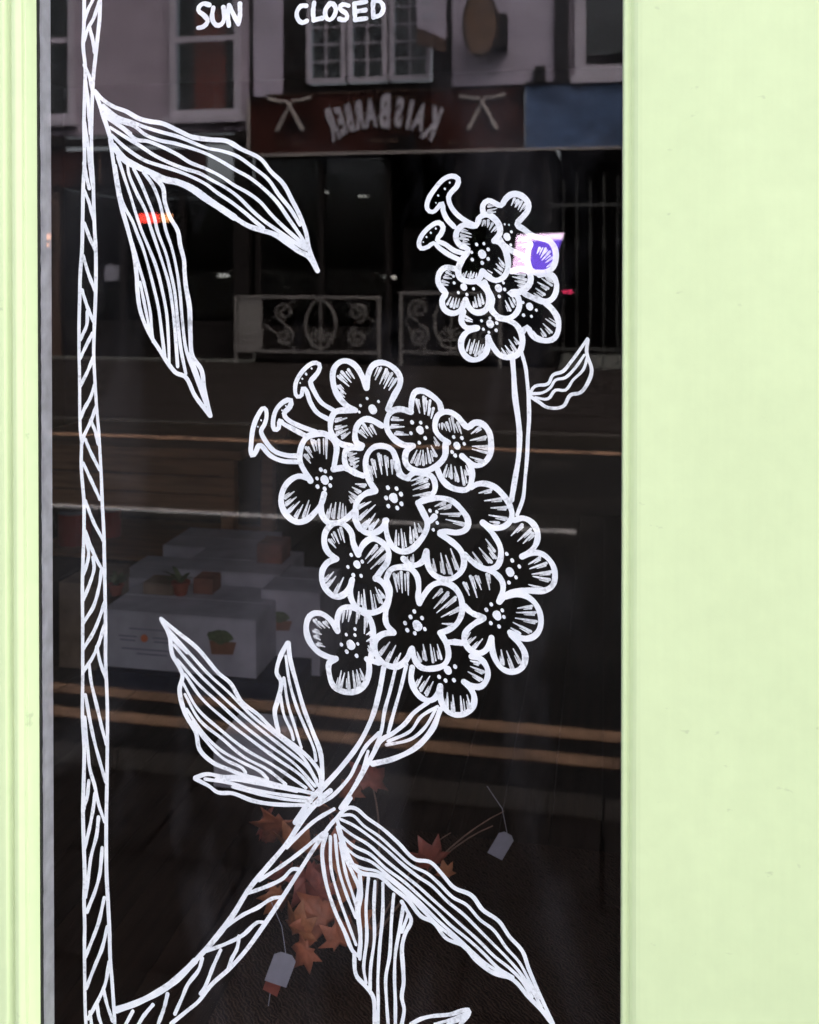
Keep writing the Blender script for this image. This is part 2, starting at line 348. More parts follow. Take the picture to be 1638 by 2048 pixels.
# --- left: lilac grey rendered house over a shop
lh = empty('terraced_house', (-8, FY, 0), 'lilac grey rendered house with two tall sash windows left of the barber\'s sign', 'house')
wa = (-9.642, -8.788, 4.009, 6.670); wb = (-7.058, -5.839, 3.997, 6.509)
ZB = 3.7379895998577233; XL = -13.5; XM = -5.702575216233507
wall_holes('wall', XL, XM, ZB, 8.6, [wa, wb], M['lilac'], lh)
wa_o = frame_window(lh, *wa, 1, 2, .10, .09)
wb_o = frame_window(lh, *wb, 1, 2, .10, .09, curtain=(-6.661498352987612, -6.110594483683169, wb[2]+.1, wb[3]-.75))
box('ground_floor_wall', XL, -9.09620334916094, FY-.25, FY-.003, 0, ZB-.003, M['brownt'], lh)
fb = (-9.213, -6.423, 2.869, 3.469)
box('fascia_board', fb[0], fb[1], FY+.01, FY+.07, fb[2], fb[3], M['signbrown'], lh, .01)
box('cornice', XL, XM-.02, FY+.002, FY+.16, fb[3]+.06, fb[3]+.2, M['timber'], lh, .02)
for a, b in ((-8.302130692798574, .035), (-7.777313735736302, .03)):
    box('board_divider', a-b/2, a+b/2, FY+.071, FY+.085, fb[2]+.03, fb[3]-.03, M['brownt'], lh)
# its shop window, dark inside
sx0, sx1 = -9.09620334916094, XM-.25
box('shop_interior', sx0, sx1, FY-2.6, FY-2.5, 0, fb[2]-.05, M['void'], lh)
box('shop_interior_side', sx0-.1, sx0, FY-2.5, FY-.26, 0, fb[2]-.05, M['void'], lh)
box('shop_interior_ceiling', sx0, sx1, FY-2.5, FY-.26, fb[2]-.03, fb[2]+.05, M['void'], lh)
box('stall_riser', sx0, sx1, FY-.2, FY-.05, 0, .62, M['timber'], lh)
box('shop_pane', sx0, sx1, FY-.12, FY-.112, .62, fb[2]-.04, M['farglass'], lh)
for q in (.0, .36, .7, 1.0):
    xx = sx0+(sx1-sx0)*q; box('mullion', xx-.045, xx+.045, FY-.16, FY-.02, .622, fb[2]-.042, M['timber'], lh, .006)
box('pilaster', XM-.25, XM-.003, FY-.2, FY+.06, 0, ZB-.004, M['timber'], lh, .01)
# --- middle: timbered house over the barber's
bh = empty('barber_house', (-3, FY, 0), 'black timbered house with a row of three leaded casements over the barber\'s', 'house')
XR = -0.784701420547638
c1 = (-4.712, -4.073, 4.434, 6.270); c2 = (-4.032, -3.396, 4.458, 6.232); c3 = (-3.355, -2.697, 4.481, 6.193)
ZS = 4.3034117711514455
cz0 = c2[2]
cas = [(a[0], a[1], cz0, c2[3]) for a in (c1, c2, c3)]
wall_holes('wall', XM, XR, ZS, 8.6, [(cas[0][0]-.02, cas[2][1]+.02, cz0-.02, c2[3]+.02)], M['timber'], bh)
box('casement_mullion', cas[0][1]+.002, cas[1][0]-.002, FY-.1, FY+.02, cz0-.019, c2[3]+.019, M['timber'], bh)
box('casement_mullion', cas[1][1]+.002, cas[2][0]-.002, FY-.1, FY+.02, cz0-.019, c2[3]+.019, M['timber'], bh)
for c in cas: frame_window(bh, *c, 2, 6, .07, .022, sill=False)
p1 = (-5.615, -5.123, 4.282, 7.454); p2 = (-2.357, -0.786, 4.336, 7.188)
box('render_panel', p1[0], p1[1], FY+.003, FY+.03, p1[2], 8.5, M['render'], bh)
box('render_panel', p2[0], p2[1]-.003, FY+.003, FY+.03, p2[2], 8.5, M['render'], bh)
box('bracket', p2[0]+1.28, p2[0]+1.45, FY+.032, FY+.15, p2[2]+.0, p2[2]+.25, M['timber'], bh)
bx0, bx1 = XM, XR
sz0, sz1 = 3.323544770196822, 4.271824050241
box('shop_interior', bx0, bx1, FY-3.1, FY-3.0, 0, sz0, M['void'], bh)
box('shop_interior_side', bx0-.002, bx0+.1, FY-3.0, FY-.26, 0, sz0-.06, M['void'], bh)
box('shop_interior_side', bx1-.1, bx1, FY-3.0, FY-.26, 0, sz0-.06, M['void'], bh)
box('shop_interior_ceiling', bx0, bx1, FY-3.0, FY-.26, sz0-.05, sz0+.05, M['void'], bh)
box('shop_interior_floor', bx0, bx1, FY-3.0, FY-.22, -.2, .02, M['void'], bh)
box('stall_riser', bx0+.1, bx0+2.3, FY-.2, FY-.05, .021, .55, M['timber'], bh)
box('shop_pane', bx0+.1, bx0+2.3, FY-.12, FY-.112, .551, sz0-.06, M['farglass'], bh)
box('stall_riser', bx1-1.5, bx1-.1, FY-.2, FY-.05, .021, .55, M['timber'], bh)
box('shop_pane', bx1-1.5, bx1-.1, FY-.12, FY-.112, .551, sz0-.06, M['farglass'], bh)
for xx in (bx0+.14, bx0+1.2, bx0+2.3, bx1-1.5, bx1-.8, bx1-.12):
    box('mullion', xx-.04, xx+.04, FY-.16, FY-.01, .022, sz0-.062, M['timber'], bh, .006)
dr = box('door', bx0+2.42, bx0+3.3, FY-.7, FY-.65, .022, 2.15, M['timber'], bh, .01)
link('door_pane', MB().box(bx0+2.55, bx0+3.17, FY-.648, FY-.644, .9, 2.0).mesh('door_pane'), M['farglass'], dr)
# --- right: next house
rh = empty('terraced_house', (2, FY, 0), 'pale rendered house with a big grey window above the weathered blue board', 'house')
wr = (-0.468, 0.865, 4.426, 6.463)
XRE = 6.5; ZR = 4.3056385981155385
box('drainpipe', XR+.02, -0.5500265528110782, FY+.0, FY+.11, ZR, 8.5, M['timber'], rh, .03)
wall_holes('wall', XR+.003, XRE, ZR, 8.6, [wr], M['lilac'], rh)
frame_window(rh, *wr, 1, 1, .16, .05)
box('lower_wall', 0.2846577174655044, XRE, FY-.25, FY-.004, 0, ZR-.003, M['brownt'], rh)
box('passage_back', XR+.003, 0.2846577174655044, FY-2.2, FY-2.1, 0, ZR, M['void'], rh)
box('passage_ceiling', XR+.003, 0.2846577174655044, FY-2.1, FY-.26, ZR-.06, ZR+.05, M['void'], rh)

# --- signs on the far facade (text runs towards -x, as read from this side of the street)
def text_mesh(body, size, bold=0):
    c = bpy.data.curves.new('t', 'FONT'); c.body = body; c.size = size; c.align_x = 'CENTER'; c.offset = bold; c.extrude = .012; c.resolution_u = 3
    o = bpy.data.objects.new('t', c); COL.objects.link(o)
    dg = bpy.context.evaluated_depsgraph_get(); me = bpy.data.meshes.new_from_object(o.evaluated_get(dg))
    bpy.data.objects.remove(o); bpy.data.curves.remove(c); me.name = 'lettering'; me.materials.clear(); return me
FACE = Matrix.Rotation(PI, 4, 'Z') @ Matrix.Rotation(PI/2, 4, 'X')     # x -> -X, y -> Z, normal -> +Y
def place_text(me, name, x, z, y, mat_, parent, ang=0, sx=1, sy=1):
    me.transform(FACE @ Matrix.Rotation(ang, 4, 'Z') @ Matrix.Diagonal((sx, sy, 1, 1)))
    o = link(name, me, mat_, parent, (x, y, z)); return o
sg = empty('shop_sign', (-3.5, FY, sz0), 'dark red brown barber sign with arched pale lettering and crossed razors', 'sign')
sgx0, sgx1 = -5.669835153007859, -1.2258549047317377
box('sign_board', sgx0, sgx1, FY+.035, FY+.09, sz0+.02, sz1, M['signbrown'], sg, .008)
box('trim', sgx0-.02, 0.25242847092484216+.3, FY+.03, FY+.12, sz0-.02, sz0+.016, M['signmark'], sg)
box('trim', sgx0+.3, -2.355702111330187, FY+.03, FY+.11, sz1+.003, sz1+.025, M['brownt'], sg)
box('trim', sgx0-.03, sgx0+.012, FY+.092, FY+.105, sz0+.04, sz1-.02, M['signmark'], sg)
# letters follow the arch: right (K) to left (R) in world x
arch = [('K', 868, 248, 20), ('A', 842, 236, 15), ('I', 822, 231, 11), ('S', 801, 226, 7), ('B', 773, 224, 1), ('A', 744, 228, -4), ('R', 721, 232, -9), ('B', 702, 237, -13), ('E', 685, 243, -17), ('R', 667, 250, -21)]
QP = {868: (-2.649, 3.763), 842: (-2.857, 3.863), 822: (-3.017, 3.907), 801: (-3.186, 3.951), 773: (-3.412, 3.973), 744: (-3.648, 3.949), 721: (-3.836, 3.922), 702: (-3.992, 3.887), 685: (-4.132, 3.843), 667: (-4.281, 3.791)}
SXS = {868: .56, 842: .50, 822: .62, 801: .50, 773: .62, 744: .50, 721: .44, 702: .40, 685: .42, 667: .46}
for ch, px, py, deg in arch:
    me = text_mesh(ch, .52, .022); big = 1.18 if px in (773, 868, 667) else 1
    x, z = QP[px]; me.transform(Matrix.Translation((0, -.18, 0)))
    place_text(me, 'letter', x, z, FY+.101, M['signtext'], sg, math.radians(deg), SXS[px], 1.15*big)
# fine arc above the lettering
pts = []
AP = [(-4.339, 3.985), (-4.008, 4.110), (-3.681, 4.179), (-3.355, 4.201), (-3.033, 4.175), (-2.713, 4.086), (-2.522, 4.002)]
MB().tube([(x, FY+.097, z) for x, z in AP], .008, 5).obj('arc_line', M['brownt'], sg)
def razors(cx, cz):
    """two open cut-throat razors crossed: handles spread out at the top, blades crossing down"""
    for s in (-1, 1):
        MB().tube([(cx+s*.04, FY+.1, cz+.20), (cx+s*.17, FY+.1, cz+.13*0+.19), (cx+s*.36, FY+.1, cz+.235)], lambda t: .022+.014*t, 6).obj('razor_handle', M['signmark'], sg)
        MB().tube([(cx-s*.05, FY+.103+.004*s, cz+.19), (cx+s*.08, FY+.103+.004*s, cz-.02), (cx+s*.215, FY+.103+.004*s, cz-.29)], lambda t: .020+.014*t, 6).obj('razor_blade', M['signmark'], sg)
razors(-4.982, 3.987); razors(-1.877, 3.936)
# small unreadable lines of lettering below: rows of short dashes
def dashes(x0, x1, z, h, n, name='small_lettering'):
    mb = MB(); r = random.Random(int(x0*100)); x = x0; w = (x1-x0)/n
    for i in range(n):
        if r.random() < .2: continue
        mb.box(x0+i*w, x0+i*w+w*r.uniform(.4, .8), FY+.092, FY+.097, z-h/2*r.uniform(.6, 1), z+h/2*r.uniform(.6, 1))
    tag(mb.obj(name, M['brownt'], sg), kind='stuff')
a = (-5.177, -4.806, 3.456, 3.536); dashes(a[0], a[1], a[2]+.04, .07, 7)
a = (-2.458, -1.318, 3.401, 3.486); dashes(a[0], a[1], a[2]+.04, .06, 22)
a = (-3.722, -3.194, 3.452, 3.571); dashes(a[0], a[1], a[2]+.06, .10, 8)
# blue weathered board
b = (-1.211, 0.370, 3.336, 4.312)
bb = empty('blue_board', (b[0], FY, b[2]), 'weathered blue fascia board right of the barber\'s sign', 'board')
box('board', b[0], b[1], FY+.035, FY+.09, b[2], b[3], M['blue'], bb, .008)
box('edge_strip', b[0], b[1], FY+.0, FY+.12, b[3]+.003, b[3]+.035, M['timber'], bb)
# oval hanging sign with bracket
ov = empty('oval_sign', (-1.6, FY, 4.7), 'brown oval sign on a dark bracket on the white rendered wall', 'sign')
oc = (-1.878, 5.215); orr = (-2.160, -1.598, 4.704, 5.726); rx, rz = (orr[1]-orr[0])/2, (orr[3]-orr[2])/2
def ell(rx, rz, n=40): return [(oc[0]+rx*math.cos(2*PI*k/n), oc[1]+rz*math.sin(2*PI*k/n)) for k in range(n)]
MB().prism(ell(rx, rz), FY+.30, FY+.36, 'y').obj('oval_plate', M['oval'], ov)
MB().tube([(x, FY+.362, z) for x, z in ell(rx*.93, rz*.95)], .016, 5, True).obj('oval_rim', M['timber'], ov)
br = (-1.675, -1.482, 4.846, 5.371); box('bracket', br[0], br[1], FY+.03, FY+.34, br[2], br[3], M['timber'], ov, .01)
# projecting lilac sign at the top
pj = (-2.857, -2.412, 5.109, 6.171)
ps = empty('projecting_sign', (pj[0], FY, pj[2]), 'pale lilac projecting sign beside the leaded casements', 'sign')
mb = MB(); zlo = pj[2]
mb.prism([(pj[0], zlo+.10), (pj[1], zlo-.10), (pj[1], zlo+1.2), (pj[0], zlo+1.2)], FY+.28, FY+.36, 'y').obj('sign_panel', M['render'], ps)
box('sign_bracket', pj[0]+.1, pj[0]+.18, FY+.03, FY+.28, zlo+.7, zlo+.76, M['timber'], ps)
MB().prism([(pj[0]+.0, zlo-.16), (pj[1], zlo-.30), (pj[1], zlo-.105), (pj[0], zlo+.095)], FY+.285, FY+.355, 'y').obj('sign_foot', M['brownt'], ps)
for k, (u0, u1, v) in enumerate(((.08, .22, .42), (.06, .30, .22))):
    box('sign_mark', pj[0]+u0, pj[0]+u1, FY+.361, FY+.366, zlo+v, zlo+v+.09, M['print_line'], ps)

# --- ornate cast iron railings in front of the barber's
def spiral(cx, cz, r0, turns, a0, s=1, n=26):
    return [(cx+s*r0*(1-.82*k/n)*math.cos(a0+turns*2*PI*k/n), RY, cz+r0*(1-.82*k/n)*math.sin(a0+turns*2*PI*k/n)) for k in range(n+1)]
RY = FY+.55
def railing(x0, x1, z0, z1, label, panel):
    e = empty('railing', ((x0+x1)/2, RY, 0), label, 'railing', 'ornate railings outside the barber\'s')
    box('top_rail', x0-.03, x1+.03, RY-.025, RY+.025, z1-.04, z1, M['iron'], e, .006)
    box('bottom_rail', x0, x1, RY-.02, RY+.02, z0, z0+.035, M['iron'], e)
    for xx in (x0, x1): box('post', xx-.022, xx+.022, RY-.022, RY+.022, 0, z1-.041, M['iron'], e)
    h = z1-z0-.08; zc = (z0+z1)/2; w = x1-x0
    cx0 = x0+.03
    if panel:
        box('solid_panel', x0+.05, x0+.05+panel, RY-.008, RY+.008, z0+.04, z1-.045, M['iron'], e)
        MB().tube(spiral(x0+.05+panel/2, z0+.04+h*.3, h*.24, 1.9, 0), .02, 5).obj('scroll', M['iron'], e); cx0 += panel+.04
    n = max(1, int((x1-cx0)/(h*1.55))); cw = (x1-cx0)/n
    for i in range(n):
        c = cx0+cw*(i+.5)
        MB().tube([(c+h*.30*math.cos(2*PI*k/28), RY, zc+h*.46*math.sin(2*PI*k/28)) for k in range(28)], .020, 5, True).obj('oval_ring', M['iron'], e)
        box('spindle', c-.010, c+.010, RY-.01, RY+.01, z0+.036, z1-.042, M['iron'], e)
        for s in (-1, 1):
            MB().tube(spiral(c+s*h*.13, zc-h*.22, h*.13, 1.4, PI/2, s), .015, 5).obj('scroll', M['iron'], e)
            for q in (-1, 1):
                MB().tube(spiral(c+s*(h*.30+(cw/2-h*.30)*.5), zc+q*h*.24, min(h*.2, (cw/2-h*.3)*.48), 1.6, -q*PI/2, s), .016, 5).obj('scroll', M['iron'], e)
        for s in (-1, 1):
            MB().tube([(c+s*(h*.3+(cw/2-h*.3)*.25), RY, z0+.05), (c+s*(cw/2-.02), RY, zc), (c+s*(h*.3+(cw/2-h*.3)*.25), RY, z1-.06)], .009, 5).obj('cross_bar', M['iron'], e)
r1 = (-5.723, -3.410, 0.181, 1.068); r2 = (-3.065, -1.552, 0.204, 1.142)
railing(*r1, 'ornate grey iron railing with a solid end panel, below the crossed razors', .38)
railing(*r2, 'ornate grey iron railing with a fleur oval, right of the doorway gap', 0)
# tall barred gate on the right
gt = (-0.819, 0.366, 0.174, 2.923)
ge = empty('barred_gate', (gt[0], FY+.4, 0), 'tall gate of thin dark iron bars below the blue board', 'gate')
box('gate_rail', gt[0], gt[1], FY+.385, FY+.415, gt[2]+.1, gt[2]+.14, M['darkiron'], ge)
box('gate_rail', gt[0], gt[1], FY+.385, FY+.415, gt[3]-.5, gt[3]-.46, M['darkiron'], ge)
nb = 7
for i in range(nb):
    xx = gt[0]+(gt[1]-gt[0])*i/(nb-1); hh = gt[3]-.05*(i % 2)
    o = MB().tube([(xx, FY+.4, .05), (xx, FY+.4, hh-.12), (xx, FY+.4, hh)], lambda t: .011 if t < .9 else .004, 6).obj('bar', M['darkiron'], ge)
    link('collar', MB().box(xx-.02, xx+.02, FY+.38, FY+.42, gt[3]-1.15, gt[3]-.98).bevel(.008).mesh('collar'), M['darkiron'], o)

# --- lit things across the street
def lit(name, rect, y, m, label, cat='lamp', th=.05):
    x0, x1, z0, z1 = rect; e = empty(name, ((x0+x1)/2, y, z0), label, cat)
    box('casing', x0-.03, x1+.03, y-th, y-.004, z0-.03, z1+.03, M['timber'], e)
    n = box('light', x0, x1, y, y+.012, z0, z1, m, e, .004); return e
lit('red_sign', (-7.780, -7.422, 2.267, 2.416), FY-.30, M['redglow'], 'glowing red LED strip in the dark shop window on the left', 'lit sign')
e = lit('amber_sign', (-7.386, -7.190, 2.281, 2.413), FY-.30, M['orangeglow'], 'glowing amber end beside the red LED strip', 'lit sign')
lit('wall_lamp', (-9.320, -9.190, 1.975, 2.077), FY+.12, M['warmglow'], 'upper of two small warm glowing wall lamps at the far left')
lit('wall_lamp', (-9.302, -9.200, 1.864, 1.915), FY+.12, M['warmglow'], 'lower of two small warm glowing wall lamps at the far left')
for k, (rc, lb) in enumerate((((-5.154, -4.956, 2.862, 2.890), 'thin lit tube in the barber\'s ceiling, the left one'), ((-4.403, -4.199, 2.780, 2.807), 'thin lit tube in the barber\'s ceiling, the right one'),
     ((-3.921, -3.700, 1.307, 1.352), 'short lit tube low in the barber\'s doorway'), ((-7.051, -6.834, 1.327, 1.383), 'short lit tube low at the edge of the left shop'))):
    lit('tube_lamp', rc, FY-2.1 if k != 3 else FY-2.0, M['lampglow'], lb)
lit('magenta_light', (-0.627, -0.483, 1.129, 1.175), FY+.46, M['hazeglow'], 'tiny magenta light behind the barred gate')
nz = (-8.318, -7.955, 1.282, 1.550); tag(box('paper_notice', nz[0], nz[1], FY-.105, FY-.10, nz[2], nz[3], M['card']), 'small pale notice stuck in the dark left shop window', 'notice')
pg = [(-1.295, 1.996), (-0.604, 2.021), (-0.720, 1.683), (-0.866, 1.432), (-1.383, 1.431), (-1.324, 1.736)]
vs = empty('neon_sign', (pg[0][0], FY+.6, pg[3][1]), 'glowing violet and pink slanted sign panel seen behind the small flower', 'lit sign')
bk = MB().prism(pg, FY+.54, FY+.595, 'y').obj('backing', M['timber'], vs)
def lerp(a, b, t): return (a[0]+(b[0]-a[0])*t, a[1]+(b[1]-a[1])*t)
m1, m2 = lerp(pg[0], pg[1], .36), lerp(pg[4], pg[3], .5)
tb = .16
t0, t1 = lerp(pg[0], pg[4], tb), lerp(pg[1], pg[2], tb*1.7)
MB().prism([pg[0], pg[1], t1, t0], FY+.60, FY+.612, 'y').obj('pale_band', M['paleglow'], vs)
tm = lerp(t0, t1, .36)
MB().prism([t0, tm, m2, pg[4], pg[5]], FY+.60, FY+.612, 'y').obj('pink_panel', M['pinkglow'], vs)
MB().prism([tm, t1, pg[2], pg[3], m2], FY+.60, FY+.612, 'y').obj('violet_panel', M['violetglow'], vs)

# ------------------------------------------------------------------ things inside the shop
def carton(x0, x1, y0, d, z0, z1, label, prints=(), m='carton'):
    e = empty('carton', ((x0+x1)/2, y0, z0), label, 'carton', 'cartons inside the shop')
    box('box_body', x0, x1, y0, y0+d, z0, z1, M[m], e, .004)
    box('lid_flap', x0+.002, x1-.002, y0-.002, y0+d*.49, z1+.001, z1+.005, M[m], e)
    box('lid_flap', x0+.002, x1-.002, y0+d*.51, y0+d, z1+.001, z1+.005, M[m], e)
    w, h = x1-x0, z1-z0
    for kind, u, v, s in prints:
        cx, cz = x0+u*w, z0+v*h; y = y0-.0022
        if kind == 'pot':
            MB().prism([(cx-s*.5, cz-s*.35), (cx+s*.45, cz-s*.3), (cx+s*.6, cz+s*.22), (cx-s*.6, cz+s*.22)], y, y+.001, 'y').obj('pot_print', M['print_brown'], e)
            r = random.Random(9); n = 22
            MB().prism([(cx-s*.12+s*(.52+.12*r.random())*math.cos(2*PI*k/n), cz+s*.42+s*(.24+.1*r.random())*math.sin(2*PI*k/n)) for k in range(n)], y-.0006, y+.0004, 'y').obj('plant_print', M['print_green'], e)
        elif kind == 'dot':
            MB().prism([(cx+s*math.cos(2*PI*k/16), cz+s*math.sin(2*PI*k/16)) for k in range(16)], y, y+.001, 'y').obj('dot_print', M['print_orange'], e)
        elif kind == 'line':
            box('line_print', cx-s, cx+s, y+.0002, y+.0012, cz-.0025, cz+.0025, M['print_line'], e)
    return e
SF = .018
q = (-1.799, -1.210, 0.086, 0.290)
def at(rect, y0, y1):   # scale a rect seen at depth y0 (m behind glass) to depth y1
    s = (1.6+y1)/(1.6+y0); return (rect[0]*s, rect[1]*s, 1.55+(rect[2]-1.55)*s, 1.55+(rect[3]-1.55)*s)
PZ = .10
pl = (-1.809, -1.122, 0.018, 0.090)
tag(box('pallet', pl[0], pl[1]+.05, 1.72, 2.85, SF+.003, q[2]-.002, M['navy']), 'low dark navy platform under the white cartons', 'platform')
carton(q[0], q[1], 1.75, .34, q[2], q[3], 'big white carton with a printed pot plant and an orange dot', (('pot', .79, .52, .085), ('dot', .28, .56, .014), ('line', .3, .36, .10), ('line', .42, .58, .05), ('line', .42, .51, .045), ('line', .17, .58, .035), ('line', .17, .51, .03), ('line', .33, .28, .06), ('line', .3, .72, .07)))
a = at((-1.753, -1.529, 0.288, 0.411), 1.75, 2.11); carton(a[0], a[1], 2.11, .3, q[2], a[3], 'white carton behind the big one, at its left end')
a = at((-1.512, -1.121, 0.310, 0.456), 1.75, 2.13); carton(a[0], a[1], 2.13, .32, q[2], a[3], 'long white carton behind the big one, towards the right', (('pot', .3, .8, .06),)); zl = a[3]+.0058
a = at((-1.563, -1.195, 0.445, 0.538), 1.75, 2.5); carton(a[0], a[1], 2.5, .3, q[2], a[3], 'white carton at the back of the pile')
a = at((-1.192, -0.975, 0.110, 0.401), 1.75, 1.97); carton(a[0], a[1], 1.97, .3, SF+.002, a[3], 'upright white carton at the right end of the pile', (('pot', .35, .6, .07),))
M['parcel'] = mat('red_brown_card', (.20, .075, .05), .75, .3, 14)
M['kraft'] = mat('brown_card', (.17, .115, .08), .75, .3, 14)
zt = q[3]+.0058
pc = (-1.542, -1.463, 0.321, 0.371); carton(pc[0], pc[1], 1.97, .09, zt, zt+.055, 'little red brown box lying on the big white carton', m='parcel')
pc = (-1.729, -1.605, 0.301, 0.342); carton(pc[0], pc[1], 1.93, .10, zt, zt+.04, 'flat brown box lying on the big white carton, left of the red one', m='kraft')
pc = (-2.037, -1.876, 0.006, 0.301); carton(pc[0], pc[1], 1.86, .26, SF+.002, .34, 'dark brown upright box on the floor beside the tall stem', m='kraft')
pc = (-1.391, -1.284, 0.300, 0.403); carton(pc[0], pc[1], 2.26, .12, zl, zl+.075, 'small red brown box on the long white carton', m='parcel')
def flowerpot(x, y, z, s, label):
    e = empty('flowerpot', (x, y, z), label, 'flowerpot', 'small pots on the cartons'); mb = MB(); n = 20
    prof = [(.62*s, 0), (.86*s, 1.1*s), (1.0*s, 1.1*s), (1.0*s, 1.4*s), (.9*s, 1.4*s), (.86*s, 1.25*s)]
    rings = [[mb.bm.verts.new((x+q*math.cos(2*PI*k/n), y+q*math.sin(2*PI*k/n), z+h+.001)) for k in range(n)] for q, h in prof]
    for A, B in zip(rings, rings[1:]):
        for k in range(n): mb.bm.faces.new((A[k], A[(k+1) % n], B[(k+1) % n], B[k]))
    mb.bm.faces.new(rings[0][::-1]); mb.bm.faces.new(rings[-1]); mb.obj('pot', M['pot'], e)
    r = random.Random(int(x*1000))
    for k in range(12):
        a = r.uniform(0, 6.28); l = s*r.uniform(1.3, 2.1); mb = MB(); up = r.uniform(.5, 1.0)
        P = [Vector((x, y, z+1.25*s)) + Vector((math.cos(a)*l*u, math.sin(a)*l*u, l*up*(u*1.4-u*u*.7))) for u in (0, .35, .7, 1)]
        sd = Vector((-math.sin(a), math.cos(a), 0))
        L_ = [mb.bm.verts.new(p-sd*s*w) for p, w in zip(P, (.04, .3, .26, .02))]; R_ = [mb.bm.verts.new(p+sd*s*w) for p, w in zip(P, (.04, .3, .26, .02))]
        for i in range(3): mb.bm.faces.new((L_[i], R_[i], R_[i+1], L_[i+1]))
        mb.obj('leaf', M['print_green'], e)
p = (-1.582, 0.318); flowerpot(p[0], 1.95, q[3]+.0062, .036, 'reddish flowerpot with a small plant standing on the big carton')
p = (-1.823, 0.281); flowerpot(p[0], 1.9, q[3]+.0062, .030, 'smaller reddish flowerpot at the left end of the big carton')
# red tins on the pallet's back and bench of brown boards
def tin(rect, y, label):
    e = empty('tin', ((rect[0]+rect[1])/2, y, rect[2]), label, 'tin', 'red tins')
    w = rect[1]-rect[0]; h = rect[3]-rect[2]; cx = (rect[0]+rect[1])/2
    for nm, r_, a_, b_, m in (('can', .5, 0, .88, 'red'), ('lid', .52, .88, 1, 'card')):
        MB().prism([(cx+w*r_*math.cos(2*PI*k/24), y+w*r_*math.sin(2*PI*k/24)) for k in range(24)], rect[2]+h*a_+.0005, rect[2]+h*b_, 'z').obj(nm, M[m], e)
ta = (-2.912, -2.736, 0.042, 0.235); tb_ = (-2.685, -2.579, 0.079, 0.242)
shz = min(ta[2], tb_[2])
tbx = (-3.053, -1.856, 0.275, 0.611)
bn = empty('workbench', ((tbx[0]+tbx[1])/2, 3.4, SF), 'brown wooden bench with plank front at the back left of the shop', 'bench')
box('top', tbx[0]-.05, tbx[1]+.05, 3.18, 3.95, tbx[3]-.05, tbx[3], M['wood'], bn, .006)
for k in range(3):
    hh = (tbx[3]-.05-tbx[2])/3; box('front_plank', tbx[0], tbx[1], 3.22, 3.245, tbx[2]+k*hh+.004, tbx[2]+(k+1)*hh-.004, M['wood'], bn, .003)
for xx in (tbx[0]+.03, tbx[1]-.05):
    for yy in (3.25, 3.86): box('leg', xx-.035, xx+.035, yy, yy+.07, SF+.002, tbx[3]-.052, M['wood'], bn, .004)
box('shelf', tbx[0]+.07, tbx[1]-.09, 3.2, 3.9, shz-.03, shz-.001, M['wood'], bn)
tin(ta, 3.36, 'larger red tin on the bench shelf, at the left frame'); tin(tb_, 3.40, 'smaller red tin on the bench shelf beside the painted stem')
# coir mat just inside the window
mt = bpy.data.materials.new('woven_coir'); mt.use_nodes = True; n_ = mt.node_tree.nodes; l_ = mt.node_tree.links; b_ = n_['Principled BSDF']
b_.inputs['Roughness'].default_value = .95; b_.inputs['Specular IOR Level'].default_value = .05
tc_ = n_.new('ShaderNodeTexCoord'); w1 = n_.new('ShaderNodeTexWave'); w1.inputs['Scale'].default_value = 58; w1.inputs['Distortion'].default_value = 9; w1.inputs['Detail'].default_value = 5; w1.bands_direction = 'DIAGONAL'
c_ = n_.new('ShaderNodeValToRGB'); c_.color_ramp.elements[0].color = (.014, .008, .006, 1); c_.color_ramp.elements[1].color = (.046, .027, .020, 1)
l_.new(tc_.outputs['Object'], w1.inputs[0]); l_.new(w1.outputs['Fac'], c_.inputs[0]); l_.new(c_.outputs[0], b_.inputs['Base Color'])
bp_ = n_.new('ShaderNodeBump'); bp_.inputs['Strength'].default_value = .8; bp_.inputs['Distance'].default_value = .008; l_.new(w1.outputs['Fac'], bp_.inputs['Height']); l_.new(bp_.outputs[0], b_.inputs['Normal'])
tag(box('floor_mat', -.78, .12, .12, 1.02, SF+.002, SF+.016, mt, None, .005), 'dark brown woven mat on the floor just inside the window', 'mat')
# grey box near the glass
gb = (-1.125, -0.940, -0.111, 0.091); z0 = SF+.002
carton(gb[0], gb[1], 1.15, .22, z0, max(z0+.12, gb[3]), 'dim grey white carton on the floor behind the orange leaves')

# spray of autumn leaves on twigs
def maple(name, x, y, z, s, rot, tilt, turn, m, parent):
    out = []; lob = 5
    ang = [-90, -52, -35, -12, 8, 24, 42, 58, 74, 90]; rad = [.16, .42, .34, .78, .50, .62, .92, .55, .66, 1.0]
    half = [(rad[i]*math.cos(math.radians(ang[i])), rad[i]*math.sin(math.radians(ang[i]))) for i in range(10)]
    pts = half + [(-u, v) for u, v in half[-2:0:-1]]
    mb = MB(); c = mb.bm.verts.new((0, 0, 0)); vs_ = [mb.bm.verts.new((u, v, (-.34*(u*u)+.2*math.sin(3*u+2*v)*abs(u)-.22*max(0, v)**2+.06*math.sin(9*u+5*v)))) for u, v in pts]
    for i in range(len(vs_)): mb.bm.faces.new((c, vs_[i], vs_[(i+1) % len(vs_)]))
    bmesh.ops.subdivide_edges(mb.bm, edges=mb.bm.edges[:], cuts=1, use_grid_fill=True)
    mb.bm.transform(Matrix.Scale(s, 4)); me = mb.mesh(name, True)
    me.transform(Matrix.Rotation(turn, 4, 'Z') @ Matrix.Rotation(PI/2+tilt, 4, 'X') @ Matrix.Rotation(rot, 4, 'Z'))
    o = link(name, me, m, parent, (x, y, z)); sol = o.modifiers.new('thickness', 'SOLIDIFY'); sol.thickness = .0012
    return o
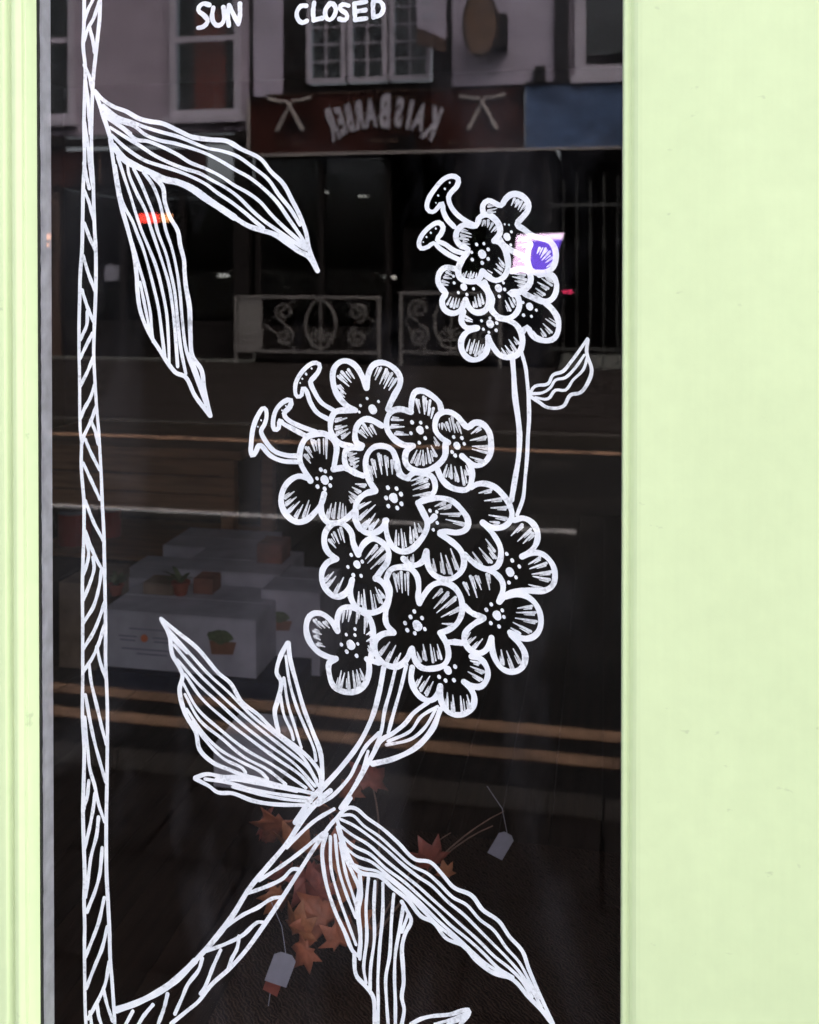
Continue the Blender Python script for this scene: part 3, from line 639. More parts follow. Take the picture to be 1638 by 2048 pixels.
LV = [(-0.720, 0.283, 0.55, 74), (-0.658, 0.262, 0.50, 70), (-0.786, 0.237, 0.60, 52), (-0.647, 0.299, 0.62, 60), (-0.537, 0.346, 0.66, 64), (-0.596, 0.292, 0.70, 50), (-0.629, 0.220, 0.48, 72), (-0.578, 0.171, 0.42, 72), (-0.631, 0.154, 0.40, 56), (-0.561, 0.297, 0.52, 60), (-0.528, 0.225, 0.46, 62), (-0.374, 0.241, 0.55, 56), (-0.690, 0.183, 0.46, 50), (-0.595, 0.208, 0.44, 66), (-0.540, 0.145, 0.40, 52), (-0.681, 0.210, 0.50, 60), (-0.580, 0.249, 0.50, 62), (-0.344, 0.210, 0.56, 30), (-0.607, 0.128, 0.38, 44), (-0.505, 0.165, 0.44, 44)]
sp = empty('leaf_spray', (-.5, .5, SF), 'clump of rust orange autumn leaves on thin twigs behind the painted branch', 'dried leaves')
root = Vector((-.52, .55, SF+.006))
r = random.Random(21)
def curve3(a, b, c, n=10): return [a*(1-u)**2 + b*2*u*(1-u) + c*u*u for u in [k/n for k in range(n+1)]]
for i, (x, z, y, s) in enumerate(LV):
    z = max(z, SF+.05); k = s*.00108
    maple('leaf', x, y, z, k, r.uniform(-.9, .9) + (PI if i % 3 == 0 else 0), r.uniform(-.7, .7), r.uniform(-.9, .9), M[('leafA', 'leafB', 'leafC')[(i*7+i//3) % 3]], sp)
    if i % 2 == 0:
        MB().tube(curve3(root+Vector((r.uniform(-.01, .01), 0, 0)), (root+Vector((x, y, z)))/2 + Vector((r.uniform(-.05, .05), .05, .05)), Vector((x, y+.004, z))), lambda t: .0035-.002*t, 5).obj('twig', M['twig'], sp)
for (x, z) in ((-0.239, 0.328), (-0.214, 0.363), (-0.331, 0.303)):
    MB().tube(curve3(root, (root+Vector((x, .6, z)))/2+Vector((0, .03, .06)), Vector((x, .56, z))), lambda t: .003-.002*t, 5).obj('twig', M['twig'], sp)
def swing_tag(c, y, w, h, ang, label, extra=False):
    e = empty('swing_tag', (c[0], y, c[1]), label, 'tag')
    mb = MB().prism([(-w/2, -h/2), (w/2, -h/2), (w/2, h*.36), (w*.25, h/2), (-w*.25, h/2), (-w/2, h*.36)], -.0008, .0008, 'y'); me = mb.mesh('card')
    me.transform(Matrix.Rotation(ang, 4, 'Y') @ Matrix.Rotation(.2, 4, 'Z')); link('card', me, M['card'], e, (c[0], y, c[1]))
    t = Vector((c[0]+math.sin(ang)*h*.45, y, c[1]+math.cos(ang)*h*.45))
    MB().tube([t, t+Vector((-.012, .01, .05)), t+Vector((-.05, .05, .075))], .0008, 5).obj('string', M['card'], e)
    if extra:
        me = MB().prism([(-w*.35, -h*.2), (w*.35, -h*.2), (w*.35, h*.2), (-w*.35, h*.2)], -.0008, .0008, 'y').mesh('red_label')
        me.transform(Matrix.Rotation(ang, 4, 'Y')); link('red_label', me, M['leafC'], e, (c[0]-.02, y+.004, c[1]-h*.62))
        MB().tube([(c[0]-.024, y+.004, c[1]-h*.8), (c[0]-.028, y+.004, c[1]-h*1.2)], .001, 5).obj('thread', M['card'], e)
swing_tag((-0.219, 0.294), .55, .036, .060, .5, 'small grey card tag hanging at the right, beside the big leaf')
swing_tag((-0.635, 0.141), .30, .046, .068, .35, 'grey card tag with a red label under it, low behind the branch', True)

# ------------------------------------------------------------------ white painted drawing on the inner face of the glass
DRAW = json.loads('''{"small_flower":[["blossom",{"outline":[[93,0,-1939,16325,-1945,16463,-1860,16540,-1742,16490,-1653,16459,-1575,16566,-1467,16637,-1331,16612,-1218,16493,-1223,16376,-1311,16260,-1389,16153,-1291,16074,-1155,15976,-1019,15927,-865,15867,-787,15731,-787,15556,-845,15440,-960,15381,-1076,15381],[94,0,-1672,15910,-1604,15812,-1486,15733,-1349,15664,-1232,15615]],"petal_line":[[39,1,-1860,16442,-1761,16451],[21,1,-1858,16479,-1804,16480],[39,1,-1860,16373,-1722,16411],[21,1,-1839,16330,-1738,16363],[39,1,-1860,16344,-1742,16352],[21,1,-1856,16381,-1792,16382],[39,1,-1438,16564,-1487,16457],[21,1,-1407,16542,-1437,16486],[39,1,-1379,16544,-1428,16427],[21,1,-1348,16522,-1378,16461],[39,1,-1321,16514,-1379,16388],[21,1,-1367,16527,-1406,16431],[39,1,-1272,16474,-1350,16358],[21,1,-1246,16447,-1291,16386],[38,1,-1038,15771,-1077,15683],[21,1,-1007,15751,-1031,15705],[38,1,-942,15761,-1019,15615],[21,1,-987,15774,-1040,15664],[38,1,-874,15712,-999,15576],[21,1,-915,15736,-1005,15632],[38,1,-835,15615,-941,15537],[21,1,-869,15648,-945,15587],[38,1,-826,15537,-922,15469],[21,1,-810,15503,-864,15469],[39,1,-1233,15928,-1388,15889],[21,1,-1233,15890,-1318,15872],[39,1,-1232,15830,-1379,15811],[21,1,-1236,15792,-1316,15786],[39,1,-1232,15596,-1378,15557],[21,1,-1231,15558,-1311,15540],[39,1,-1232,15459,-1407,15479],[21,1,-1246,15424,-1341,15438]],"centre_dot":[[106,0,-1562,15962,-1548,15936],[28,0,-1596,16158,-1592,16151],[28,0,-1527,16148,-1524,16141],[42,0,-1489,16036,-1483,16026],[42,0,-1499,15826,-1493,15816]]}],
["blossom",{"outline":[[93,0,-1038,15342,-902,15362,-796,15284,-767,15129,-825,14973,-940,14914,-1076,14952,-1192,15000,-1270,15039],[93,0,-1184,15830,-1223,15693,-1228,15557,-1174,15420,-1038,15352]],"petal_line":[[38,1,-902,15128,-1067,15225],[21,1,-930,15103,-1017,15158],[38,1,-844,15177,-999,15284],[21,1,-827,15222,-944,15297],[39,1,-960,15031,-1096,15128],[21,1,-989,15007,-1060,15062],[39,1,-1037,14982,-1125,15049],[21,1,-1014,15023,-1081,15069],[38,1,-844,15265,-960,15323],[21,1,-867,15235,-928,15270]]}],
["blossom",{"outline":[[93,0,-940,14895,-824,14779,-747,14643,-737,14468,-804,14331,-939,14291,-1094,14337,-1182,14424,-1231,14501,-1309,14422]],"petal_line":[[38,1,-785,14536,-940,14641],[21,1,-769,14581,-885,14655],[38,1,-843,14428,-978,14563],[21,1,-877,14410,-947,14485],[38,1,-940,14369,-1017,14484],[21,1,-974,14355,-1013,14419],[39,1,-1075,14347,-1133,14444],[21,1,-1110,14334,-1138,14388]],"centre_dot":[[105,0,-1199,14847,-1185,14821],[49,0,-1293,14702,-1286,14690],[42,0,-1166,14683,-1160,14673],[42,0,-1088,14782,-1083,14771],[42,0,-1302,14907,-1297,14897]]}],
["blossom",{"outline":[[94,0,-1918,15222,-1859,15085,-1796,14947,-1815,14809,-1740,14702,-1622,14644,-1485,14659,-1377,14774,-1358,14911,-1407,15018,-1515,15047,-1348,15068,-1251,15127,-1183,15225,-1183,15342,-1242,15410,-1349,15430,-1486,15400]],"petal_line":[[39,1,-1271,15342,-1466,15361],[21,1,-1286,15306,-1391,15320],[39,1,-1251,15264,-1466,15312],[21,1,-1272,15231,-1387,15260],[39,1,-1271,15205,-1427,15244],[21,1,-1289,15172,-1372,15196],[39,1,-1309,15146,-1388,15175],[21,1,-1327,15113,-1368,15132],[39,1,-1504,14773,-1583,14929],[21,1,-1542,14765,-1581,14851],[39,1,-1456,14832,-1524,14969],[21,1,-1418,14862,-1473,14961],[39,1,-1436,14911,-1475,14989],[21,1,-1397,14936,-1430,14992]],"centre_dot":[[106,0,-1698,15138,-1684,15112],[43,0,-1862,15169,-1856,15158],[42,0,-1616,15219,-1610,15208],[49,0,-1596,15112,-1590,15100],[50,0,-1685,15003,-1678,14991],[43,0,-1793,15002,-1787,14991],[42,0,-1734,15238,-1728,15228]]}],
["blossom",{"outline":[[96,0,-2396,15439,-2556,15458,-2657,15369,-2677,15220,-2606,15101,-2556,15042,-2612,14922,-2576,14783,-2456,14715,-2335,14746,-2256,14845,-2226,14935],[95,0,-2226,14935,-2176,14826,-2076,14738,-1938,14749,-1859,14848,-1859,15026,-1938,15163,-2017,15222]],"petal_line":[[39,1,-2536,15379,-2436,15330],[22,1,-2513,15410,-2461,15379],[39,1,-2576,15300,-2456,15280],[22,1,-2563,15335,-2498,15321],[39,1,-2606,15240,-2496,15211],[22,1,-2612,15192,-2529,15175],[40,1,-2606,15190,-2516,15171],[22,1,-2593,15226,-2545,15211],[39,1,-2526,14863,-2466,14983],[22,1,-2479,14849,-2439,14940],[39,1,-2466,14824,-2426,14963],[22,1,-2417,14820,-2392,14924],[39,1,-2416,14804,-2376,14963],[22,1,-2450,14823,-2424,14908],[39,1,-2365,14825,-2326,14954],[22,1,-2317,14819,-2292,14916],[39,1,-2047,14827,-2077,14985],[22,1,-2002,14846,-2029,14962],[39,1,-1987,14847,-2027,15025],[22,1,-1943,14869,-1977,14999],[39,1,-1938,14887,-1978,15035],[22,1,-1976,14886,-1994,14967],[39,1,-2086,14827,-2106,14906],[22,1,-2042,14844,-2061,14901]],"centre_dot":[[100,0,-2263,15154,-2249,15130],[43,0,-2419,15216,-2413,15206],[43,0,-2349,15058,-2343,15047],[46,0,-2209,15029,-2203,15018],[43,0,-2099,15118,-2094,15108],[43,0,-2429,15325,-2423,15315]]}],
["blossom",{"outline":[[95,0,-2256,14746,-2291,14647,-2285,14558,-2206,14480,-2037,14482],[95,0,-2037,14482,-2206,14411,-2295,14271,-2275,14093,-2155,13976,-2016,13979,-1898,14079,-1858,14218,-1858,14336],[94,0,-1858,14336,-1779,14180,-1661,14044,-1504,14017,-1367,14088,-1308,14246,-1328,14402,-1406,14539,-1543,14615,-1701,14653]],"petal_line":[[39,1,-2226,14668,-2116,14609],[22,1,-2242,14622,-2159,14583],[39,1,-2216,14608,-2116,14580],[22,1,-2199,14642,-2146,14623],[39,1,-2205,14114,-2156,14293],[22,1,-2156,14112,-2124,14246],[39,1,-2146,14075,-2076,14294],[22,1,-2096,14075,-2049,14238],[39,1,-2066,14037,-2007,14275],[22,1,-2016,14041,-1977,14218],[39,1,-1997,14038,-1937,14217],[22,1,-2028,14060,-1993,14155],[39,1,-1937,14118,-1898,14198],[22,1,-1968,14139,-1943,14180],[39,1,-1367,14245,-1445,14342],[21,1,-1400,14227,-1440,14282],[39,1,-1406,14127,-1524,14302],[21,1,-1444,14116,-1504,14213],[39,1,-1484,14067,-1582,14203],[21,1,-1520,14053,-1570,14128],[39,1,-1582,14065,-1641,14162],[21,1,-1617,14051,-1646,14106]],"centre_dot":[[114,0,-1836,14567,-1821,14540],[43,0,-1970,14606,-1964,14596],[43,0,-1832,14647,-1826,14637],[50,0,-1724,14570,-1717,14558],[43,0,-1940,14469,-1935,14458],[43,0,-1851,14420,-1846,14410],[50,0,-1733,14452,-1727,14440]]}],
["blossom",{"outline":[[95,0,-1761,15891,-1673,16008,-1686,16146,-1781,16264,-1899,16315,-2018,16247,-2058,16129,-2256,16150,-2366,16052,-2380,15914,-2296,15805,-2187,15755,-2276,15597,-2346,15439,-2316,15290,-2156,15231,-2017,15261,-1954,15400],[94,0,-1954,15400,-1859,15311,-1741,15252,-1613,15302,-1544,15439,-1545,15596,-1594,15753,-1672,15861,-1761,15891]],"petal_line":[[39,1,-1929,16207,-1959,16128],[22,1,-1975,16219,-1993,16159],[39,1,-1860,16216,-1870,16108],[21,1,-1908,16214,-1910,16134],[39,1,-1791,16166,-1840,16068],[21,1,-1836,16182,-1868,16107],[39,1,-1741,16107,-1810,16029],[21,1,-1718,16078,-1758,16038],[39,1,-2296,16052,-2137,16001],[22,1,-2276,16084,-2191,16053],[39,1,-2306,15992,-2137,15952],[22,1,-2307,15944,-2181,15919],[39,1,-2316,15933,-2177,15903],[22,1,-2300,15968,-2225,15948],[39,1,-2276,15854,-2157,15834],[22,1,-2263,15889,-2199,15875],[39,1,-2256,15300,-2206,15399],[22,1,-2287,15323,-2256,15375],[39,1,-2156,15301,-2137,15399],[22,1,-2192,15314,-2178,15366],[39,1,-2117,15301,-2087,15380],[22,1,-2150,15318,-2130,15360],[39,1,-2057,15311,-2047,15370],[22,1,-2010,15307,-2007,15351],[39,1,-1820,15331,-1918,15400],[21,1,-1798,15374,-1874,15421],[39,1,-1652,15361,-1761,15439],[21,1,-1631,15403,-1714,15458],[39,1,-1633,15420,-1731,15518],[21,1,-1605,15459,-1681,15528],[39,1,-1603,15498,-1692,15616],[21,1,-1638,15483,-1683,15549]],"centre_dot":[[121,0,-1966,15690,-1950,15661],[50,0,-2051,15839,-2044,15827],[43,0,-1932,15848,-1926,15837],[43,0,-2130,15711,-2124,15700],[53,0,-1863,15760,-1856,15747],[50,0,-1863,15603,-1856,15590],[50,0,-2120,15593,-2113,15581],[53,0,-1962,15544,-1955,15531]]}],
["bud",{"outline":[[81,0,-2416,16122,-2536,16251,-2597,16391,-2613,16506,-2667,16451,-2768,16363,-2859,16417,-2838,16572,-2738,16730,-2597,16886,-2457,16943,-2351,16898,-2367,16784,-2456,16686,-2506,16604,-2476,16469,-2376,16329,-2217,16209,-2077,16149]],"centre_dot":[[29,0,-2488,16839,-2485,16832],[32,0,-2569,16741,-2565,16733],[32,0,-2679,16634,-2675,16626],[22,0,-2715,16514,-2712,16509]]}],
["bud",{"outline":[[78,0,-2336,15587,-2516,15677,-2657,15776,-2754,15856,-2838,15801,-2960,15773,-2996,15857,-2939,15996,-2798,16135,-2667,16189,-2597,16113,-2637,15994,-2693,15911,-2556,15835,-2416,15736,-2256,15686]],"centre_dot":[[29,0,-2719,16098,-2715,16091],[32,0,-2800,16029,-2796,16021],[29,0,-2871,15959,-2867,15952],[22,0,-2925,15879,-2922,15874]]}],
["stem",{"edge_line":[[87,0,-1474,14071,-1449,13774,-1425,13389,-1376,13036,-1352,12772,-1367,12418,-1423,12061,-1479,11720],[61,0,-1321,14098,-1257,13858,-1233,13658,-1209,13394,-1200,13042,-1216,12776,-1231,12423,-1263,12068,-1295,11753,-1390,11483]]}],
["leaf",{"outline":[[53,0,-1199,13416,-1107,13559,-901,13604,-822,13745,-664,13808,-547,13950,-429,14111,-281,14332],[57,0,-273,14320,-292,14113,-214,13837,-272,13638,-389,13476,-546,13433,-663,13250,-900,13224,-1059,13320,-1199,13404]],"vein":[[46,0,-1159,13437,-980,13462,-861,13545,-782,13666,-625,13710,-468,13872,-331,14073],[46,0,-1099,13379,-901,13364,-782,13506,-624,13510,-507,13672,-350,13835,-281,14034]]}]],"large_flower":[["blossom",{"outline":[[99,0,-4064,13091,-4234,13177,-4384,13356,-4450,13556,-4441,13757,-4346,13878,-4214,13908,-4064,13829,-3952,13658,-3877,13478],[97,0,-3877,13469,-3849,13678,-3765,13844,-3617,13892,-3450,13832,-3321,13690,-3312,13545,-3395,13381,-3469,13234,-3515,13124],[99,0,-4064,13091,-4271,13085,-4422,13044,-4489,12895,-4489,12730,-4404,12587,-4291,12517,-4140,12486]],"petal_line":[[47,1,-4365,13649,-4177,13489],[26,1,-4327,13669,-4228,13579],[47,1,-4299,13724,-4139,13554],[26,1,-4327,13680,-4205,13558],[47,1,-4186,13763,-4083,13619],[26,1,-4221,13726,-4141,13622],[47,1,-4365,13485,-4233,13360],[26,1,-4329,13505,-4261,13435],[47,1,-4346,13375,-4252,13305],[26,1,-4316,13402,-4268,13360],[47,1,-3635,13801,-3728,13608],[26,1,-3685,13809,-3750,13665],[47,1,-3542,13776,-3654,13538],[26,1,-3514,13746,-3577,13619],[47,1,-3450,13714,-3580,13467],[26,1,-3501,13721,-3593,13535],[46,1,-3376,13625,-3496,13442],[26,1,-3425,13640,-3509,13501],[47,1,-4404,12898,-4215,12959],[26,1,-4404,12938,-4300,12967],[47,1,-4404,12770,-4215,12831],[26,1,-4404,12810,-4301,12839],[47,1,-4385,12679,-4196,12776],[26,1,-4391,12718,-4287,12768],[47,1,-4290,12627,-4159,12723],[26,1,-4305,12663,-4232,12712]],"centre_dot":[[139,0,-3784,13133,-3765,13100],[43,0,-3871,13301,-3865,13291],[43,0,-3983,13180,-3977,13170],[40,0,-4002,13070,-3996,13060],[43,0,-3675,13252,-3670,13242]]}],
["blossom",{"outline":[[98,0,-3952,12511,-4050,12562,-4074,12707,-4027,12855,-3915,12946,-3784,12935,-3617,12849],[99,0,-3971,12474,-4149,12467,-4234,12410,-4253,12263,-4206,12136,-4065,12051,-3934,12010]],"petal_line":[[47,1,-4008,12746,-3878,12641],[26,1,-3975,12769,-3907,12710],[47,1,-3924,12858,-3784,12662],[26,1,-3957,12818,-3849,12675],[47,1,-3794,12844,-3710,12701],[26,1,-3832,12810,-3765,12707],[47,1,-4178,12339,-4046,12380],[26,1,-4181,12377,-4108,12396],[47,1,-4159,12266,-4009,12299],[26,1,-4157,12305,-4075,12319],[47,1,-4140,12194,-4009,12254],[26,1,-4148,12232,-4075,12261],[47,1,-4084,12141,-4018,12180],[26,1,-4099,12176,-4062,12194]]}],
["blossom",{"outline":[[100,0,-4842,11890,-4937,12034,-5023,12215,-5013,12419,-4917,12606,-4764,12676,-4593,12681,-4442,12585,-4389,12459,-4408,12293,-4442,12100],[99,0,-4442,12100,-4253,12125,-4046,12051],[101,0,-4861,11926,-5052,11956,-5226,11856,-5332,11685,-5352,11480,-5265,11299,-5092,11187,-4919,11223,-4766,11359,-4651,11512,-4604,11680],[100,0,-4604,11680,-4661,11475,-4642,11329,-4538,11205,-4386,11203,-4235,11275,-4084,11410]],"petal_line":[[48,1,-4822,12573,-4765,12391],[26,1,-4780,12574,-4753,12474],[48,1,-4698,12577,-4679,12357],[26,1,-4747,12558,-4728,12396],[47,1,-4565,12618,-4565,12269],[26,1,-4615,12595,-4611,12337],[48,1,-4917,12440,-4803,12279],[26,1,-4877,12453,-4819,12364],[48,1,-4937,12311,-4841,12185],[26,1,-4898,12327,-4850,12257],[48,1,-5284,11576,-5129,11693],[26,1,-5299,11613,-5213,11673],[48,1,-5265,11465,-5091,11603],[26,1,-5279,11503,-5183,11574],[48,1,-5226,11337,-5034,11531],[26,1,-5243,11375,-5136,11477],[48,1,-5092,11251,-4976,11479],[26,1,-5121,11281,-5055,11402],[48,1,-4967,11276,-4871,11557],[26,1,-4913,11280,-4846,11489],[47,1,-4538,11278,-4480,11520],[26,1,-4573,11300,-4538,11430],[47,1,-4443,11283,-4405,11542],[26,1,-4480,11302,-4455,11442],[47,1,-4358,11287,-4329,11545],[26,1,-4306,11300,-4290,11491],[47,1,-4282,11328,-4282,11529],[26,1,-4232,11342,-4237,11491],[47,1,-3897,11857,-4065,11868],[26,1,-3911,11819,-4002,11829],[47,1,-3990,11743,-4122,11811],[26,1,-4018,11713,-4087,11753],[47,1,-4047,11650,-4178,11735],[26,1,-4077,11623,-4146,11672],[47,1,-4103,11574,-4178,11662],[26,1,-4138,11554,-4176,11604]],"centre_dot":[[128,0,-4603,11925,-4585,11895],[61,0,-4664,12089,-4656,12075],[54,0,-4588,12064,-4581,12051],[54,0,-4731,11938,-4723,11926],[54,0,-4493,11957,-4486,11945],[61,0,-4722,11801,-4714,11787],[61,0,-4598,11770,-4590,11756],[60,0,-4503,11829,-4495,11815]]}],
["blossom",{"outline":[[98,0,-3130,13093,-3314,13133,-3461,13084,-3535,12937,-3517,12774,-3406,12633,-3258,12548,-3093,12535],[96,0,-3130,13093,-3111,13292,-3056,13420,-2928,13441,-2764,13355,-2655,13250,-2628,13143],[97,0,-3093,12535,-3203,12441,-3222,12278,-3148,12172,-3001,12124,-2837,12148,-2673,12245,-2564,12392,-2555,12572]],"petal_line":[[46,1,-3443,12958,-3258,12954],[26,1,-3430,12995,-3330,12990],[46,1,-3461,12830,-3240,12846],[26,1,-3450,12869,-3330,12874],[46,1,-3387,12724,-3166,12713],[25,1,-3371,12761,-3252,12752],[46,1,-3038,13294,-2983,13080],[25,1,-2998,13291,-2972,13175],[46,1,-2919,13342,-2901,13064],[25,1,-2880,13329,-2874,13178],[46,1,-2810,13282,-2846,13047],[25,1,-2860,13274,-2882,13100],[46,1,-2755,13158,-2792,12995],[25,1,-2805,13157,-2827,13036],[46,1,-3120,12264,-3029,12465],[25,1,-3071,12258,-3007,12409],[46,1,-3029,12231,-2965,12468],[25,1,-2978,12235,-2935,12411],[46,1,-2919,12235,-2928,12469],[25,1,-2871,12253,-2883,12426],[46,1,-2810,12275,-2855,12508],[25,1,-2765,12300,-2803,12471],[46,1,-2710,12387,-2791,12546],[25,1,-2748,12379,-2789,12466],[46,1,-2673,12568,-2746,12691],[25,1,-2711,12556,-2747,12624]],"centre_dot":[[118,0,-2982,12806,-2966,12778],[59,0,-3115,12930,-3107,12916],[52,0,-2968,12924,-2961,12912],[49,0,-2868,12855,-2861,12843],[52,0,-3133,12748,-3126,12735],[55,0,-2895,12675,-2888,12662],[52,0,-2996,12599,-2989,12587]]}],
["blossom",{"outline":[[95,0,-2510,12609,-2619,12677,-2719,12800,-2719,12961,-2655,13071,-2510,13111,-2366,13044,-2258,12922,-2186,12870,-2079,12945,-1953,12931,-1846,12810,-1811,12633,-1828,12437,-1935,12291,-2060,12251,-2186,12317,-2285,12399],[96,0,-2186,12317,-2132,12212,-2123,12034,-2185,11871,-2329,11846,-2492,11893,-2619,12013,-2691,12172]],"petal_line":[[46,1,-2610,12911,-2610,12821],[25,1,-2658,12904,-2653,12838],[46,1,-2537,12931,-2483,12789],[25,1,-2579,12904,-2535,12801],[46,1,-2447,13023,-2402,12774],[25,1,-2492,12999,-2453,12815],[46,1,-2357,12937,-2294,12760],[25,1,-2398,12909,-2347,12780],[45,1,-1989,12877,-2132,12765],[25,1,-1975,12841,-2055,12784],[45,1,-1900,12719,-2150,12657],[25,1,-1907,12679,-2043,12650],[45,1,-1855,12570,-2114,12561],[25,1,-1871,12532,-2010,12531],[45,1,-1864,12463,-2114,12516],[25,1,-1867,12512,-2054,12547],[45,1,-1935,12327,-2150,12390],[25,1,-1960,12295,-2074,12332],[46,1,-2591,12050,-2528,12250],[25,1,-2542,12050,-2499,12199],[46,1,-2456,12038,-2465,12253],[25,1,-2494,12048,-2495,12164],[46,1,-2347,11989,-2402,12219],[25,1,-2387,11993,-2413,12118],[46,1,-2248,11939,-2302,12223],[25,1,-2205,11967,-2249,12176],[46,1,-2168,12104,-2222,12244],[25,1,-2206,12097,-2232,12175]],"centre_dot":[[110,0,-2373,12574,-2358,12548],[52,0,-2423,12708,-2416,12696],[55,0,-2288,12695,-2281,12682],[52,0,-2252,12607,-2245,12594],[55,0,-2451,12466,-2443,12453],[58,0,-2397,12406,-2389,12392]]}],
["blossom",{"outline":[[94,0,-2132,11891,-2042,11948,-1899,11963,-1739,11908,-1597,11772,-1508,11634,-1473,11458,-1561,11312,-1720,11251,-1863,11279,-1943,11329],[95,0,-1913,11306,-1770,11144,-1663,10954,-1654,10777,-1716,10631,-1859,10578,-2002,10614,-2145,10713,-2235,10798]],"petal_line":[[45,1,-1810,11869,-2006,11807],[25,1,-1812,11830,-1919,11800],[45,1,-1632,11735,-1917,11686],[25,1,-1645,11695,-1799,11673],[45,1,-1561,11596,-1810,11575],[25,1,-1575,11558,-1709,11550],[45,1,-1561,11419,-1845,11458],[25,1,-1585,11384,-1737,11409],[45,1,-1685,11341,-1827,11352],[25,1,-1698,11305,-1774,11314],[45,1,-1752,10878,-1895,11066],[25,1,-1791,10866,-1865,10970],[45,1,-1805,10697,-2002,10918],[25,1,-1846,10685,-1949,10806],[45,1,-1966,10652,-2109,10841],[25,1,-2005,10640,-2079,10744],[45,1,-1734,10772,-1859,10926],[25,1,-1771,10757,-1836,10842]]}],
["blossom",{"outline":[[95,0,-3010,11600,-2855,11662,-2655,11698,-2456,11662,-2293,11526,-2185,11352,-2221,11207,-2365,11146,-2546,11155,-2646,11132],[97,0,-3010,11600,-2928,11460,-2873,11354,-2837,11302,-2737,11388],[96,0,-2651,11107,-2488,11017,-2325,10882,-2253,10725,-2271,10563,-2379,10431,-2542,10367,-2705,10411,-2815,10513,-2866,10690,-2869,10816],[97,0,-2876,10816,-2916,10669,-3026,10582,-3136,10575,-3256,10668]],"petal_line":[[46,1,-2564,11639,-2727,11559],[25,1,-2558,11600,-2648,11561],[46,1,-2474,11589,-2673,11508],[25,1,-2473,11550,-2581,11509],[46,1,-2311,11453,-2637,11438],[25,1,-2330,11415,-2506,11410],[46,1,-2239,11296,-2546,11352],[25,1,-2266,11262,-2431,11297],[46,1,-2724,10500,-2760,10696],[25,1,-2763,10503,-2779,10610],[46,1,-2578,10473,-2633,10793],[25,1,-2619,10484,-2645,10658],[46,1,-2451,10462,-2551,10762],[25,1,-2493,10467,-2544,10630],[46,1,-2343,10541,-2470,10874],[25,1,-2386,10546,-2451,10727],[46,1,-3210,10653,-3182,10709],[26,1,-3242,10671,-3224,10700],[46,1,-3099,10641,-3090,10750],[25,1,-3137,10648,-3128,10707]],"centre_dot":[[52,0,-2813,11490,-2806,11477],[49,0,-2703,11477,-2697,11465],[52,0,-2695,11297,-2688,11285],[49,0,-2758,11177,-2751,11165]]}],
["blossom",{"outline":[[99,0,-4386,10604,-4537,10706,-4603,10868,-4575,11053,-4442,11189,-4272,11188,-4140,11057,-4102,10876,-4018,10698],[98,0,-4018,10698,-3934,10867,-3784,10975,-3617,10921,-3505,10781,-3524,10598,-3635,10446,-3719,10314],[100,0,-4405,10603,-4556,10521,-4642,10368,-4633,10185,-4538,10043,-4405,9969,-4254,10025,-4159,10159,-4122,10271],[98,0,-4131,10252,-4159,10031,-4084,9852,-3934,9752,-3766,9745,-3598,9830,-3505,9981,-3524,10126,-3617,10265,-3728,10322]],"petal_line":[[47,1,-4518,10909,-4404,10787],[26,1,-4481,10928,-4423,10860],[47,1,-4433,11042,-4348,10863],[26,1,-4473,11009,-4406,10879],[47,1,-4319,11121,-4253,10887],[26,1,-4364,11092,-4310,10920],[47,1,-3710,10861,-3896,10632],[26,1,-3691,10824,-3795,10703],[47,1,-3598,10849,-3859,10561],[26,1,-3585,10807,-3729,10654],[47,1,-3542,10725,-3803,10473],[26,1,-3531,10683,-3675,10550],[47,1,-4576,10225,-4443,10380],[26,1,-4598,10258,-4523,10339],[47,1,-4538,10135,-4405,10309],[26,1,-4561,10168,-4486,10259],[47,1,-4405,10015,-4272,10299],[26,1,-4433,10046,-4358,10198],[47,1,-4019,9857,-4009,10077],[26,1,-3968,9871,-3966,10034],[47,1,-3897,9791,-3925,10119],[26,1,-3938,9805,-3949,9983],[47,1,-3757,9764,-3812,10107],[26,1,-3711,9796,-3757,10048],[47,1,-3617,9919,-3728,10167],[26,1,-3659,9917,-3716,10053],[47,1,-3580,10013,-3673,10134],[26,1,-3617,9996,-3664,10064]],"centre_dot":[[120,0,-4045,10537,-4029,10509],[57,0,-4144,10689,-4136,10675],[53,0,-3956,10589,-3949,10577],[54,0,-4200,10484,-4193,10471],[60,0,-4107,10352,-4099,10338],[57,0,-3975,10351,-3968,10338]]}],
